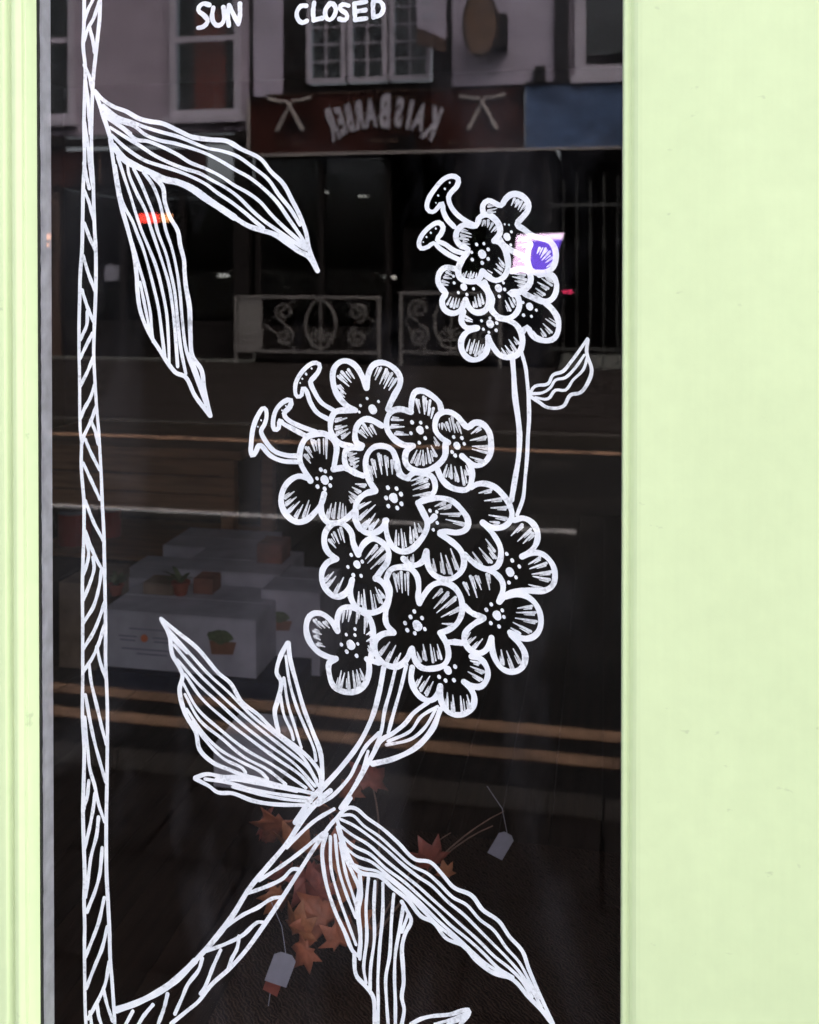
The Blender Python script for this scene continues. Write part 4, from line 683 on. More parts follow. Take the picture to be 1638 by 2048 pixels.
["blossom",{"outline":[[100,0,-4377,9401,-4462,9533,-4614,9652,-4767,9669,-4882,9578,-4920,9390,-4863,9191,-4729,9034,-4558,8955,-4406,8930],[99,0,-4377,9392,-4377,9631,-4311,9764,-4197,9808,-4028,9783,-3859,9684,-3785,9543,-3766,9380,-3785,9178,-3804,8994],[99,0,-4406,8930,-4520,8847,-4520,8663,-4444,8466,-4274,8388,-4085,8404,-3916,8528,-3841,8717,-3841,8918,-3878,8966],[99,0,-3878,8966,-3785,8940,-3673,8922]],"petal_line":[[48,1,-4786,9548,-4729,9478],[26,1,-4751,9569,-4723,9528],[48,1,-4700,9517,-4595,9432],[26,1,-4728,9473,-4647,9414],[48,1,-4614,9522,-4519,9437],[26,1,-4580,9547,-4532,9497],[48,1,-4786,9363,-4653,9317],[26,1,-4762,9397,-4692,9368],[48,1,-4767,9272,-4672,9223],[26,1,-4741,9303,-4691,9274],[48,1,-4729,9145,-4596,9118],[26,1,-4710,9182,-4639,9163],[47,1,-4263,9730,-4292,9545],[26,1,-4315,9723,-4331,9585],[47,1,-4150,9756,-4188,9570],[26,1,-4202,9751,-4225,9613],[47,1,-4028,9746,-4056,9543],[26,1,-3991,9731,-4010,9622],[47,1,-3897,9645,-3916,9388],[26,1,-3859,9630,-3873,9491],[47,1,-3803,9414,-3878,9372],[26,1,-3790,9379,-3833,9359],[47,1,-3803,9304,-3878,9262],[26,1,-3790,9269,-3833,9250],[47,1,-3804,9122,-3850,9191],[26,1,-3840,9103,-3861,9143],[47,1,-4368,8436,-4311,8735],[26,1,-4404,8457,-4369,8619],[47,1,-4331,8420,-4255,8702],[26,1,-4364,8444,-4319,8596],[47,1,-4179,8451,-4189,8726],[26,1,-4219,8463,-4220,8612],[47,1,-4076,8478,-4113,8750],[26,1,-4028,8505,-4061,8705],[47,1,-3991,8540,-4047,8774],[26,1,-4033,8542,-4059,8670],[47,1,-3916,8619,-3991,8796],[26,1,-3957,8613,-3994,8710]],"centre_dot":[[134,0,-4160,9203,-4142,9172],[50,0,-4079,9456,-4072,9444],[50,0,-4229,9353,-4223,9342],[50,0,-4079,9355,-4072,9343],[57,0,-4315,9182,-4307,9169],[60,0,-4221,9070,-4213,9056],[60,0,-4051,9010,-4043,8996],[47,0,-4032,9211,-4025,9200]]}],
["blossom",{"outline":[[94,0,-1434,11392,-1293,11434,-1152,11371,-1065,11216,-1082,11039,-1187,10892,-1310,10814],[93,0,-1310,10814,-1152,10885,-977,10868,-837,10735,-785,10562,-819,10384,-958,10287,-1186,10273,-1397,10251,-1574,10168,-1671,10055]],"petal_line":[[45,1,-1310,11327,-1486,11141],[25,1,-1295,11291,-1392,11193],[45,1,-1170,11264,-1380,11058],[25,1,-1158,11225,-1274,11117],[45,1,-1135,11195,-1292,11027],[25,1,-1118,11160,-1206,11072],[45,1,-1029,10812,-1204,10696],[25,1,-1021,10775,-1117,10715],[45,1,-924,10730,-1186,10626],[25,1,-928,10689,-1071,10637],[45,1,-854,10593,-1151,10540],[25,1,-868,10554,-1028,10529],[45,1,-872,10469,-1134,10506],[25,1,-894,10434,-1035,10458],[45,1,-993,10320,-1204,10369],[25,1,-1016,10287,-1129,10317]],"centre_dot":[[134,0,-1512,10570,-1495,10539],[57,0,-1561,10851,-1553,10838],[57,0,-1472,10750,-1465,10736],[57,0,-1357,10659,-1350,10645],[54,0,-1410,10478,-1403,10465],[54,0,-1525,10391,-1517,10378]]}],
["blossom",{"outline":[[95,0,-1859,10569,-1734,10514,-1627,10387,-1618,10246,-1680,10064],[96,0,-2244,9955,-2127,9856,-1929,9788],[96,0,-1929,9779,-2126,9641,-2234,9508,-2234,9364,-2144,9245,-2001,9202,-1875,9283,-1804,9467],[94,0,-1574,10151,-1397,10203,-1221,10173,-1081,10050,-1010,9860,-1027,9664,-1132,9533,-1291,9495,-1502,9578],[95,0,-1801,9467,-1786,9272,-1733,9115,-1626,8981,-1466,8940,-1308,9024,-1255,9205,-1326,9377,-1485,9543],[96,0,-2505,9344,-2397,9356,-2288,9351]],"petal_line":[[46,1,-2253,10331,-2163,10140],[25,1,-2213,10337,-2168,10232],[45,1,-2145,10445,-2037,10112],[25,1,-2103,10438,-2048,10257],[45,1,-2055,10450,-1966,10242],[25,1,-2015,10454,-1970,10340],[45,1,-1876,10497,-1832,10250],[25,1,-1837,10491,-1817,10357],[45,1,-1151,10027,-1379,9977],[25,1,-1159,9988,-1283,9964],[45,1,-1098,9925,-1397,9905],[25,1,-1116,9886,-1277,9879],[45,1,-1080,9784,-1414,9815],[25,1,-1106,9749,-1285,9769],[45,1,-1168,9619,-1450,9741],[25,1,-1201,9592,-1351,9661],[45,1,-1343,9571,-1485,9650],[25,1,-1371,9543,-1446,9589],[46,1,-2216,9437,-2144,9532],[25,1,-2241,9464,-2200,9513],[46,1,-2180,9350,-2055,9467],[25,1,-2197,9384,-2127,9444],[45,1,-2090,9267,-1947,9439],[25,1,-2110,9300,-2030,9391],[45,1,-1608,9054,-1644,9283],[25,1,-1647,9059,-1663,9183],[45,1,-1449,8995,-1555,9271],[25,1,-1490,8996,-1544,9147],[45,1,-1325,9093,-1449,9315],[25,1,-1365,9086,-1429,9208]],"centre_dot":[[135,0,-1716,9846,-1698,9814],[55,0,-1808,10017,-1801,10004],[58,0,-1889,9923,-1881,9910],[54,0,-1630,9931,-1623,9918],[51,0,-1604,9826,-1597,9814],[58,0,-1817,9714,-1810,9700],[58,0,-1684,9670,-1676,9656]]}],
["blossom",{"outline":[[95,0,-2126,9139,-1983,9114,-1875,8979,-1866,8819,-1964,8668,-2108,8657,-2252,8717],[97,0,-3108,8883,-3126,8701,-3071,8524,-2942,8389,-2796,8366,-2687,8465,-2641,8613],[96,0,-2641,8595,-2632,8397,-2541,8225,-2396,8165,-2233,8197,-2108,8316,-2081,8480,-2144,8618,-2252,8717]],"petal_line":[[46,1,-3034,8581,-2942,8752],[26,1,-3062,8607,-3009,8698],[46,1,-2961,8515,-2814,8762],[25,1,-2984,8547,-2902,8679],[46,1,-2869,8450,-2759,8676],[25,1,-2897,8478,-2834,8598],[46,1,-2000,9041,-2144,9066],[25,1,-2018,9006,-2095,9023],[46,1,-1929,8904,-2144,8976],[25,1,-1956,8872,-2071,8915],[46,1,-1964,8776,-2180,8884],[25,1,-1996,8748,-2111,8810],[46,1,-2523,8262,-2523,8515],[25,1,-2561,8274,-2557,8411],[46,1,-2414,8218,-2432,8486],[25,1,-2453,8228,-2459,8374],[46,1,-2279,8211,-2306,8479],[25,1,-2232,8236,-2257,8433],[46,1,-2143,8295,-2198,8506],[25,1,-2183,8295,-2209,8410]],"centre_dot":[[124,0,-2522,8899,-2506,8870],[62,0,-2400,8964,-2392,8950],[59,0,-2663,8772,-2655,8758],[59,0,-2554,8718,-2546,8704],[59,0,-2418,8737,-2410,8724]]}],
["blossom",{"outline":[[97,0,-3542,10325,-3468,10474,-3302,10530,-3136,10512,-3026,10392,-2998,10213,-3008,10050,-2986,9952],[96,0,-2986,9952,-2898,10111,-2770,10263,-2588,10319,-2407,10250,-2299,10077,-2280,9863,-2352,9679,-2479,9562,-2642,9488],[98,0,-3542,10325,-3487,10146,-3505,9963,-3552,9778,-3543,9578,-3422,9438],[98,0,-3422,9438,-3598,9401,-3719,9292,-3729,9109,-3654,8969,-3524,8887,-3357,8882,-3210,9003,-3118,9191],[96,0,-3108,9201,-3062,9014,-2952,8896,-2770,8892,-2588,8960,-2506,9110,-2533,9306,-2624,9471]],"petal_line":[[47,1,-3413,10405,-3357,10118],[26,1,-3371,10397,-3345,10241],[46,1,-3293,10448,-3274,10105],[26,1,-3341,10422,-3322,10169],[46,1,-3182,10437,-3173,10075],[26,1,-3230,10411,-3219,10144],[46,1,-2624,10200,-2761,10047],[25,1,-2605,10167,-2681,10087],[46,1,-2515,10153,-2742,9886],[25,1,-2501,10114,-2626,9972],[46,1,-2389,10089,-2697,9817],[25,1,-2383,10046,-2552,9902],[46,1,-2335,9913,-2624,9750],[25,1,-2335,9871,-2493,9786],[46,1,-2389,9640,-2606,9643],[25,1,-2405,9603,-2522,9608],[47,1,-3636,9061,-3487,9273],[26,1,-3658,9094,-3575,9206],[47,1,-3524,8942,-3385,9226],[26,1,-3551,8974,-3472,9125],[47,1,-3394,8898,-3302,9105],[26,1,-3424,8923,-3371,9034],[46,1,-2879,9028,-2925,9278],[25,1,-2920,9033,-2941,9169],[46,1,-2760,9001,-2806,9286],[25,1,-2715,9029,-2754,9239],[46,1,-2624,9065,-2688,9295],[25,1,-2665,9067,-2695,9192],[46,1,-2971,9003,-3026,9143],[25,1,-3010,8995,-3036,9073]],"centre_dot":[[144,0,-3036,9604,-3016,9570],[62,0,-3076,9817,-3068,9803],[63,0,-3140,9723,-3132,9708],[59,0,-2947,9717,-2939,9703],[59,0,-3232,9616,-3224,9602],[63,0,-3195,9501,-3187,9487],[59,0,-2902,9540,-2894,9526],[56,0,-3066,9455,-3059,9442]]}],
["blossom",{"outline":[[98,0,-3729,11773,-3841,11950,-3887,12131,-3878,12331,-3766,12481,-3598,12514,-3450,12456,-3376,12296,-3339,12134,-3266,12028,-3174,11996],[96,0,-3332,12056,-3203,12007,-3075,12094,-2910,12092,-2782,12043,-2728,11919,-2746,11792,-2855,11698,-3010,11600],[97,0,-3010,11600,-2928,11424,-2855,11283,-2891,11119,-3001,10951,-3148,10816,-3314,10789,-3462,10890,-3536,11068,-3564,11284],[98,0,-4074,11280,-4008,11155,-3896,11070,-3747,11068,-3616,11157,-3542,11288],[99,0,-3729,11764,-3897,11711,-4037,11577,-4066,11393,-4047,11211,-3991,11123]],"petal_line":[[46,1,-2928,12037,-3130,11956],[25,1,-2927,11997,-3037,11957],[46,1,-2855,12004,-3111,11885],[25,1,-2855,11963,-2995,11902],[46,1,-2837,11914,-3093,11813],[25,1,-2839,11873,-2979,11822],[46,1,-2819,11771,-3093,11714],[25,1,-2829,11731,-2977,11704],[47,1,-3784,12280,-3710,11992],[26,1,-3742,12274,-3706,12117],[47,1,-3673,12375,-3617,12050],[26,1,-3631,12363,-3605,12187],[47,1,-3561,12343,-3524,12036],[26,1,-3521,12330,-3504,12164],[47,1,-3450,12275,-3441,12057],[26,1,-3411,12265,-3410,12147],[47,1,-3840,12169,-3766,11935],[26,1,-3799,12167,-3762,12040],[47,1,-4009,11469,-3803,11588],[26,1,-4016,11508,-3902,11569],[47,1,-3991,11287,-3729,11536],[26,1,-4001,11329,-3857,11461],[47,1,-3897,11146,-3729,11391],[26,1,-3919,11180,-3825,11311],[47,1,-3785,11133,-3673,11302],[26,1,-3811,11163,-3747,11252],[47,1,-3385,10879,-3376,11133],[26,1,-3335,10895,-3333,11083],[46,1,-3256,10849,-3293,11155],[26,1,-3209,10876,-3241,11102],[46,1,-3127,10947,-3145,11199],[25,1,-3079,10968,-3098,11154],[46,1,-3026,11025,-3072,11275],[25,1,-3066,11031,-3087,11167],[46,1,-2953,11137,-3008,11260],[25,1,-2991,11127,-3017,11196],[47,1,-3934,11159,-3784,11313],[26,1,-3952,11194,-3869,11274],[47,1,-3821,11128,-3672,11282],[26,1,-3840,11163,-3757,11243]],"centre_dot":[[138,0,-3425,11671,-3406,11638],[66,0,-3521,11839,-3513,11823],[59,0,-3373,11826,-3365,11812],[66,0,-3300,11740,-3291,11724],[63,0,-3549,11665,-3541,11650],[66,0,-3290,11577,-3282,11562],[63,0,-3512,11530,-3504,11516],[66,0,-3364,11511,-3355,11495]]}],
["bud",{"outline":[[77,0,-4536,12931,-4726,13035,-4840,13198,-4916,13398,-4974,13434,-4993,13323,-5070,13293,-5108,13375,-5089,13542,-4973,13728,-4801,13860,-4687,13844,-4697,13734,-4782,13622,-4840,13547,-4764,13365,-4650,13203,-4441,13080]],"centre_dot":[[44,0,-4919,13679,-4913,13669],[30,0,-4985,13599,-4981,13592],[30,0,-4822,13772,-4818,13765],[27,0,-5023,13528,-5020,13521]]}],
["bud",{"outline":[[81,0,-4917,12634,-5147,12746,-5321,12833,-5378,12887,-5398,12757,-5475,12727,-5495,12884,-5436,13071,-5301,13204,-5185,13225,-5205,13114,-5301,13000,-5224,12892,-4994,12788,-4745,12713]],"centre_dot":[[27,0,-5274,13134,-5270,13128],[27,0,-5341,13058,-5338,13052]]}],
["bud",{"outline":[[82,0,-5071,12195,-5341,12203,-5554,12288,-5690,12432,-5748,12448,-5807,12335,-5875,12276,-5885,12481,-5845,12761,-5747,12988,-5650,13083,-5611,12954,-5650,12805,-5709,12691,-5631,12527,-5476,12365,-5263,12299,-5071,12296]],"centre_dot":[[27,0,-5710,12880,-5706,12874],[27,0,-5769,12767,-5765,12761]]}]],"branch":[["stem",{"edge_line":[[84,0,-3588,8839,-3666,8422,-3791,7985,-4010,7537,-4293,7143,-4578,6807,-4833,6534,-5122,6100],[60,0,-3387,8854,-3480,8468,-3573,8125,-3629,7786,-3744,7470],[60,0,-3203,8929,-3295,8544,-3418,8108,-3511,7766],[76,0,-2835,8340,-3080,8138,-3233,7943,-3449,7756,-3635,7633,-3760,7408,-3947,7054,-4136,6729,-4325,6433],[90,0,-2638,8236,-2774,7893,-3049,7566,-3418,7349,-3775,7229],[87,0,-4499,6707,-4658,6568,-4946,6228,-5268,5727,-5593,5316,-5920,4901,-6250,4357,-6583,3904,-6918,3510,-7256,3146],[114,0,-6918,3510,-7256,3146,-7596,2874,-8008,2623,-8389,2446],[71,0,-4152,6620,-4341,6323,-4506,6121,-4755,5754,-5043,5287,-5334,4816,-5660,4307,-5988,3825,-6285,3470,-6618,3139,-6853,2820,-7055,2632,-7360,2354]],"cross_line":[[53,0,-2683,8278,-2957,8088,-3141,7830,-3511,7629],[53,0,-2714,8230,-2896,7912,-3141,7694,-3542,7565],[61,0,-3666,7752,-3884,7518,-4041,7228,-4167,6971,-4451,6635,-4674,6473],[53,0,-3853,7430,-3947,7115,-4041,6922],[93,0,-4705,6640,-4642,6523,-4769,6448],[62,0,-4436,6406,-4754,6187,-5010,5942,-5268,5665],[63,0,-4627,5984,-5043,5597,-5398,5307,-5756,5046],[63,0,-5043,5318,-5172,5303,-5334,5128,-5594,4972,-5953,4803],[63,0,-5334,4816,-5529,4761,-5790,4572,-6053,4414,-6383,4151],[64,0,-5660,4338,-5790,4322,-6053,4068,-6384,3867,-6750,3692],[64,0,-6119,4044,-6152,3834,-6252,3632,-6319,3434],[64,0,-6450,3763,-6584,3461,-6718,3125,-6819,2952],[65,0,-6784,3576,-6852,3361,-7054,3078,-7156,2841,-7292,2534],[65,0,-7426,2866,-7495,2600,-7598,2319],[66,0,-7700,2635,-7871,2417,-7975,2241],[66,0,-8077,2468,-8216,2206]]}],
["leaf",{"outline":[[71,0,-7526,9390,-7222,9173,-6854,8915,-6489,8534,-6258,8364,-6061,8067,-5767,7874,-5475,7619,-5120,7403,-4832,7183,-4673,6951,-4673,6674],[80,0,-7526,9374,-7374,9099,-7324,8785,-7140,8451,-7191,8162,-7091,7790,-6891,7460,-6825,7181,-6592,6983,-6294,6886,-5998,6805,-5606,6750]],"vein":[[55,0,-7441,9253,-6988,8811,-6655,8489,-6291,8205,-5865,7834,-5410,7532,-4992,7230,-4737,6852],[55,0,-7290,8946,-6922,8563,-6556,8246,-6160,7933,-5735,7627,-5281,7326,-4896,7053,-4705,6763],[55,0,-7223,8698,-6855,8316,-6457,8002,-6062,7691,-5605,7389,-5121,7093,-4769,6757],[55,0,-7090,8455,-6789,8069,-6391,7757,-5931,7453,-5443,7155,-5025,6917,-4801,6692],[55,0,-7124,8294,-6857,7874,-6458,7562,-5997,7259,-5541,7053,-5153,6842,-4929,6710],[55,0,-7091,8107,-6824,7687,-6425,7408,-6030,7131,-5606,6953,-5282,6736],[55,0,-7058,7856,-6791,7500,-6459,7216,-6063,7034,-5736,6909,-5606,6797],[56,0,-6958,7644,-6691,7320,-6393,7065,-6063,6939,-5998,6868],[64,0,-7475,9314,-7290,9042,-7055,8837]]}],
["leaf",{"outline":[[78,0,-5247,9134,-5370,8902,-5441,8617,-5361,8468,-5409,8184,-5474,7961,-5442,7746,-5410,7625],[77,0,-5231,9135,-5199,8853,-5087,8459,-4959,8037,-4800,7649,-4673,7322,-4641,6955,-4657,6737]],"vein":[[54,0,-5279,8908,-5215,8480,-5087,8057,-4928,7699,-4784,7373,-4753,7191],[54,0,-5312,8534,-5242,8105,-5136,7774,-5008,7383],[54,0,-5371,8219,-5313,7913,-5184,7645,-5146,7509]]}],
["leaf",{"outline":[[71,0,-6910,6683,-6692,6768,-6394,6750,-6097,6779,-5606,6734,-5218,6680,-4737,6621],[71,0,-6910,6667,-6660,6566,-6494,6472,-6229,6484,-5868,6395,-5477,6374,-4865,6422]],"vein":[[55,0,-6726,6679,-6262,6653,-5867,6589,-5412,6552,-4833,6540],[55,0,-6526,6705,-6130,6720,-5606,6678,-5089,6637],[55,0,-6229,6594,-5737,6518,-5218,6478,-4833,6487]]}],
["leaf",{"outline":[[67,0,-4380,6262,-4229,6433,-4066,6450,-3876,6316,-3606,6160,-3337,5952,-3071,5719,-2805,5697,-2621,5535,-2411,5325,-2123,5230,-1942,5018,-1683,4869,-1503,4634,-1298,4428,-1196,4159,-1068,3867,-941,3602,-801,3322],[71,0,-4380,6209,-4202,5669,-4012,5398,-3660,5360,-3445,5200,-3177,5022,-2964,4785,-2752,4707,-2541,4472,-2253,4380,-2045,4173,-1760,4004,-1451,3943,-1195,3695,-991,3518,-814,3312]],"vein":[[54,0,-4311,6309,-4120,6330,-3930,6178,-3660,6022,-3391,5814,-3124,5608,-2858,5507,-2673,5372,-2437,5165,-2201,5064,-1993,4856,-1760,4704,-1554,4446,-1349,4241,-1221,4026,-1042,3691],[54,0,-4325,6241,-4093,6160,-3822,6004,-3552,5822,-3284,5615,-3017,5436,-2779,5307,-2515,5077,-2254,4901,-2019,4697,-1786,4493,-1554,4291,-1349,4086,-1170,3853,-992,3569],[54,0,-4339,6133,-4120,5997,-3849,5868,-3579,5660,-3284,5457,-3017,5278,-2752,5074,-2515,4894,-2253,4693,-1993,4492,-1760,4289,-1502,4117,-1297,3938,-1144,3702],[54,0,-4325,5975,-4093,5814,-3822,5712,-3552,5505,-3257,5329,-2991,5124,-2726,4920,-2463,4692,-2201,4517,-1941,4317,-1682,4092,-1451,3982],[54,0,-4284,5819,-4066,5658,-3795,5583,-3525,5402,-3230,5200,-2964,4996,-2700,4766,-2463,4587,-2175,4364,-1915,4164,-1631,4009],[54,0,-4148,5515,-3930,5461,-3687,5436,-3418,5283,-3150,5078,-2911,4871,-2673,4665,-2410,4490,-2123,4267,-1863,4093]]}],
["leaf",{"outline":[[69,0,-4572,5974,-4636,5753,-4642,5538,-4573,5118,-4422,4681,-4258,4355,-4122,4053,-4026,3985],[69,0,-4380,6102,-4230,5586,-4094,5308,-4007,5106,-4048,4861,-4026,4598,-3991,4283,-4007,4015]],"vein":[[54,0,-4504,5928,-4490,5395,-4367,4955,-4203,4522,-4062,4167],[54,0,-4421,5964,-4361,5410,-4230,4999,-4067,4619],[54,0,-4339,5840,-4230,5319,-4121,5012,-4053,4808]]}],
["leaf",{"outline":[[69,0,-3998,5346,-3971,5030,-4018,4732,-3985,4284,-3999,3936],[73,0,-4094,4003,-4062,3661,-3904,3496,-3769,3329,-3747,3093,-3742,2867],[68,0,-3284,4982,-3190,4836,-3124,4686,-3225,4462,-3279,4218,-3263,3903,-3252,3640,-3284,3398,-3244,3192,-3284,2935]],"vein":[[57,0,-3849,5311,-3890,4828,-3877,4298,-3931,3812,-3891,3551],[57,0,-3735,5271,-3755,4845,-3747,4315,-3809,3828,-3823,3454],[57,0,-3601,5261,-3606,4731,-3655,4194,-3687,3659,-3682,3261,-3688,2875],[57,0,-3418,5098,-3458,4617,-3485,4084,-3553,3678,-3539,3282,-3512,2901],[57,0,-3257,4907,-3324,4502,-3391,4097,-3405,3698,-3391,3303,-3391,2919],[57,0,-3177,4785,-3284,4481]]}],
["leaf",{"outline":[[67,0,-3124,2972,-2964,3080,-2778,3154,-2462,3232,-2169,3353,-2169,3269,-2305,3092]],"vein":[[52,0,-2725,3030,-2462,3143,-2200,3291],[52,0,-2515,3062,-2331,3154,-2213,3263]]}]],"vine":[["stem",{"edge_line":[[66,0,-8930,20639,-8932,20118,-8938,19692,-8954,19319,-8917,18952,-8928,18526,-8945,17943,-8936,17307,-8963,16880,-8975,16348,-8991,15762,-9026,15334,-9038,14905,-9052,14484,-9054,13950,-9046,13573,-9045,13038,-9037,12608,-9013,12398,-9020,12073,-9015,11862,-8973,11380,-8972,10844,-8993,10307,-9006,9874,-9003,9178,-9005,8640,-9007,8208,-9014,7775,-9010,7457,-8983,6973,-8995,6433,-9010,5892,-9000,5353,-8982,4761,-8996,4307,-8985,3856,-8992,3536,-8989,2950,-8983,2436,-8964,2012],[66,0,-8618,20621,-8631,20103,-8643,19783,-8679,19472,-8718,19153,-8757,18833,-8780,18522,-8801,17940,-8803,17409,-8775,16982,-8765,16555,-8750,16128,-8730,15762,-8729,15230,-8743,14802,-8764,14374,-8775,13946,-8759,13579,-8726,13046,-8687,12619,-8660,12191,-8638,11763,-8625,11396,-8597,10864,-8586,10330,-8576,9796,-8567,9209,-8569,8568,-8547,8034,-8538,7604,-8543,7015,-8553,6371,-8568,5727,-8570,5189,-8564,4811,-8538,4302,-8512,3793,-8501,3345,-8464,2899,-8437,2514,-8410,2094]],"cross_line":[[64,0,-8622,20489,-8637,20449,-8771,20110,-8856,19958,-8923,19787,-8939,19747],[64,0,-8652,20076,-8667,20035,-8753,19797,-8858,19628,-8934,19423,-8949,19382],[64,0,-8831,19634,-8820,19592,-8773,19416,-8746,19241,-8739,19198],[64,0,-8936,18993,-8917,18952,-8842,18793,-8786,18548,-8776,18505],[64,0,-8915,18726,-8909,18682,-8872,18420,-8854,18159,-8827,17836,-8823,17792],[64,0,-8937,17986,-8931,17943,-8875,17593,-8838,17244,-8783,16877,-8776,16834],[64,0,-8952,17289,-8943,17246,-8887,16983,-8859,16878,-8847,16836],[64,0,-8953,16815,-8935,16775,-8860,16608,-8776,16320,-8763,16278],[64,0,-8944,16231,-8928,16190,-8843,15971,-8749,15779,-8730,15739],[64,0,-8972,15664,-8959,15622,-8865,15334,-8761,15081,-8745,15041],[64,0,-8994,15061,-8980,15019,-8886,14749,-8782,14522,-8764,14482],[64,0,-8893,14687,-8896,14644,-8906,14451,-9012,14231,-9031,14190],[64,0,-8800,14308,-8821,14268,-8907,14110,-9013,13907,-9034,13867],[64,0,-8786,13881,-8804,13840,-8890,13646,-9015,13416,-9036,13376],[64,0,-8756,13410,-8771,13369,-8844,13174,-8959,12979,-9017,12845,-9035,12804],[64,0,-8734,13026,-8750,12984,-8836,12763,-8961,12522,-9000,12398,-9013,12356],[64,0,-8834,12787,-8818,12746,-8742,12565,-8705,12408,-8695,12366],[64,0,-8942,12441,-8924,12401,-8834,12211,-8697,11962,-8676,11924],[64,0,-8983,12026,-8963,11987,-8850,11763,-8689,11446,-8670,11407],[64,0,-8945,11361,-8928,11321,-8796,11011,-8635,10730,-8614,10692],[64,0,-8946,10834,-8930,10794,-8826,10527,-8694,10271,-8609,10153,-8583,10118],[64,0,-8929,10696,-8921,10654,-8887,10471,-8903,10312,-8971,10114,-8985,10071],[64,0,-8802,10379,-8798,10335,-8784,10178,-8857,9936,-8972,9665,-8990,9623],[64,0,-8640,10177,-8647,10133,-8695,9841,-8801,9509,-8974,9242,-8999,9203],[64,0,-8587,9600,-8602,9557,-8650,9414,-8736,9197,-8832,9006,-8976,8784,-9001,8744],[64,0,-8594,9196,-8608,9153,-8699,8874,-8833,8592,-8977,8387,-9004,8348],[64,0,-8739,8809,-8728,8767,-8662,8508,-8578,8295,-8562,8255],[65,0,-8959,7946,-8950,7904,-8866,7470,-8805,7202,-8749,6995,-8634,6628,-8584,6483,-8570,6442],[64,0,-8887,8499,-8881,8456,-8844,8168,-8735,7746,-8643,7384,-8573,7144,-8560,7103],[65,0,-8976,7548,-8971,7505,-8916,6980,-8879,6657,-8785,6348,-8710,6029,-8615,5775,-8601,5735],[65,0,-8898,6434,-8903,6389,-8929,6166,-8987,5965,-8999,5921],[65,0,-8779,6225,-8785,6180,-8824,5911,-8893,5577,-8980,5249,-8992,5204],[65,0,-8715,5808,-8720,5764,-8754,5486,-8861,5094,-8909,4770,-8964,4409,-8971,4364],[65,0,-8647,5277,-8651,5233,-8666,5063,-8699,4795,-8787,4492,-8927,4148,-8944,4104],[65,0,-8610,4398,-8621,4354,-8719,3952,-8846,3617,-8959,3345,-8977,3302],[65,0,-8556,3892,-8567,3848,-8652,3510,-8792,3173,-8946,2788,-8964,2744],[65,0,-8521,3271,-8530,3226,-8597,2881,-8713,2608,-8905,2252,-8928,2209],[65,0,-8638,2785,-8627,2744,-8561,2497,-8476,2279,-8461,2239],[65,0,-8758,2512,-8751,2469,-8724,2278,-8639,2060,-8623,2021],[65,0,-8892,2333,-8886,2290,-8849,2029,-8843,1986]]}],
["leaf",{"outline":[[74,0,-8739,18534,-8581,18370,-8380,18245,-8152,18159,-7925,18034,-7728,17976,-7474,17930,-7195,17805,-6917,17680,-6613,17634,-6312,17601,-6066,17466,-5715,17292,-5526,17070,-5312,16862,-5153,16578,-5020,16322,-4914,16041,-4861,15760,-4716,15404],[78,0,-6917,17680,-6613,17634,-6312,17601,-6066,17466],[81,0,-8724,18507,-8582,18105,-8454,17731,-8397,17571,-8184,17329],[115,0,-8397,17571,-8184,17329,-7928,17192,-7674,17082,-7449,16974,-7197,16917,-6947,16809,-6671,16623,-6424,16465,-6178,16307],[89,0,-6424,16465,-6178,16307,-5933,16163,-5690,16084,-5474,16019,-5260,15889,-5047,15735,-4862,15633,-4724,15409]],"vein":[[60,0,-8581,18278,-8324,18072,-8039,17971,-7784,17872,-7503,17786,-7195,17700,-6917,17589,-6669,17493,-6394,17435,-6121,17339,-5850,17153,-5580,16943,-5393,16684,-5179,16426,-5020,16169],[60,0,-8567,18171,-8267,17991,-8011,17905,-7785,17741,-7531,17643,-7251,17584,-6973,17500,-6697,17403,-6422,17267,-6149,17107,-5904,16974,-5662,16790,-5420,16556,-5233,16298,-5047,16041,-4914,15837],[60,0,-8482,18036,-8210,17857,-7955,17666,-7757,17635,-7504,17538,-7196,17387,-6974,17252,-6697,17143,-6422,17008,-6177,16849,-5932,16717,-5716,16560,-5528,16352,-5313,16146,-5074,15940,-4914,15811],[60,0,-8453,17890,-8182,17725,-7899,17560,-7645,17397,-7364,17260,-7085,17150,-6808,17067,-6560,16933,-6313,16800,-6095,16642,-5878,16433,-5662,16251,-5394,16069,-5127,15889,-4914,15760],[60,0,-8425,17757,-8211,17567,-7984,17404,-7786,17295,-7533,17211,-7253,17127,-6974,17018,-6698,16883,-6478,16724,-6232,16566,-5987,16383,-5798,16226,-5663,16122],[62,0,-8581,18225,-8352,18072,-8096,17947],[62,0,-8525,18077,-8296,17939,-8068,17775]]}],
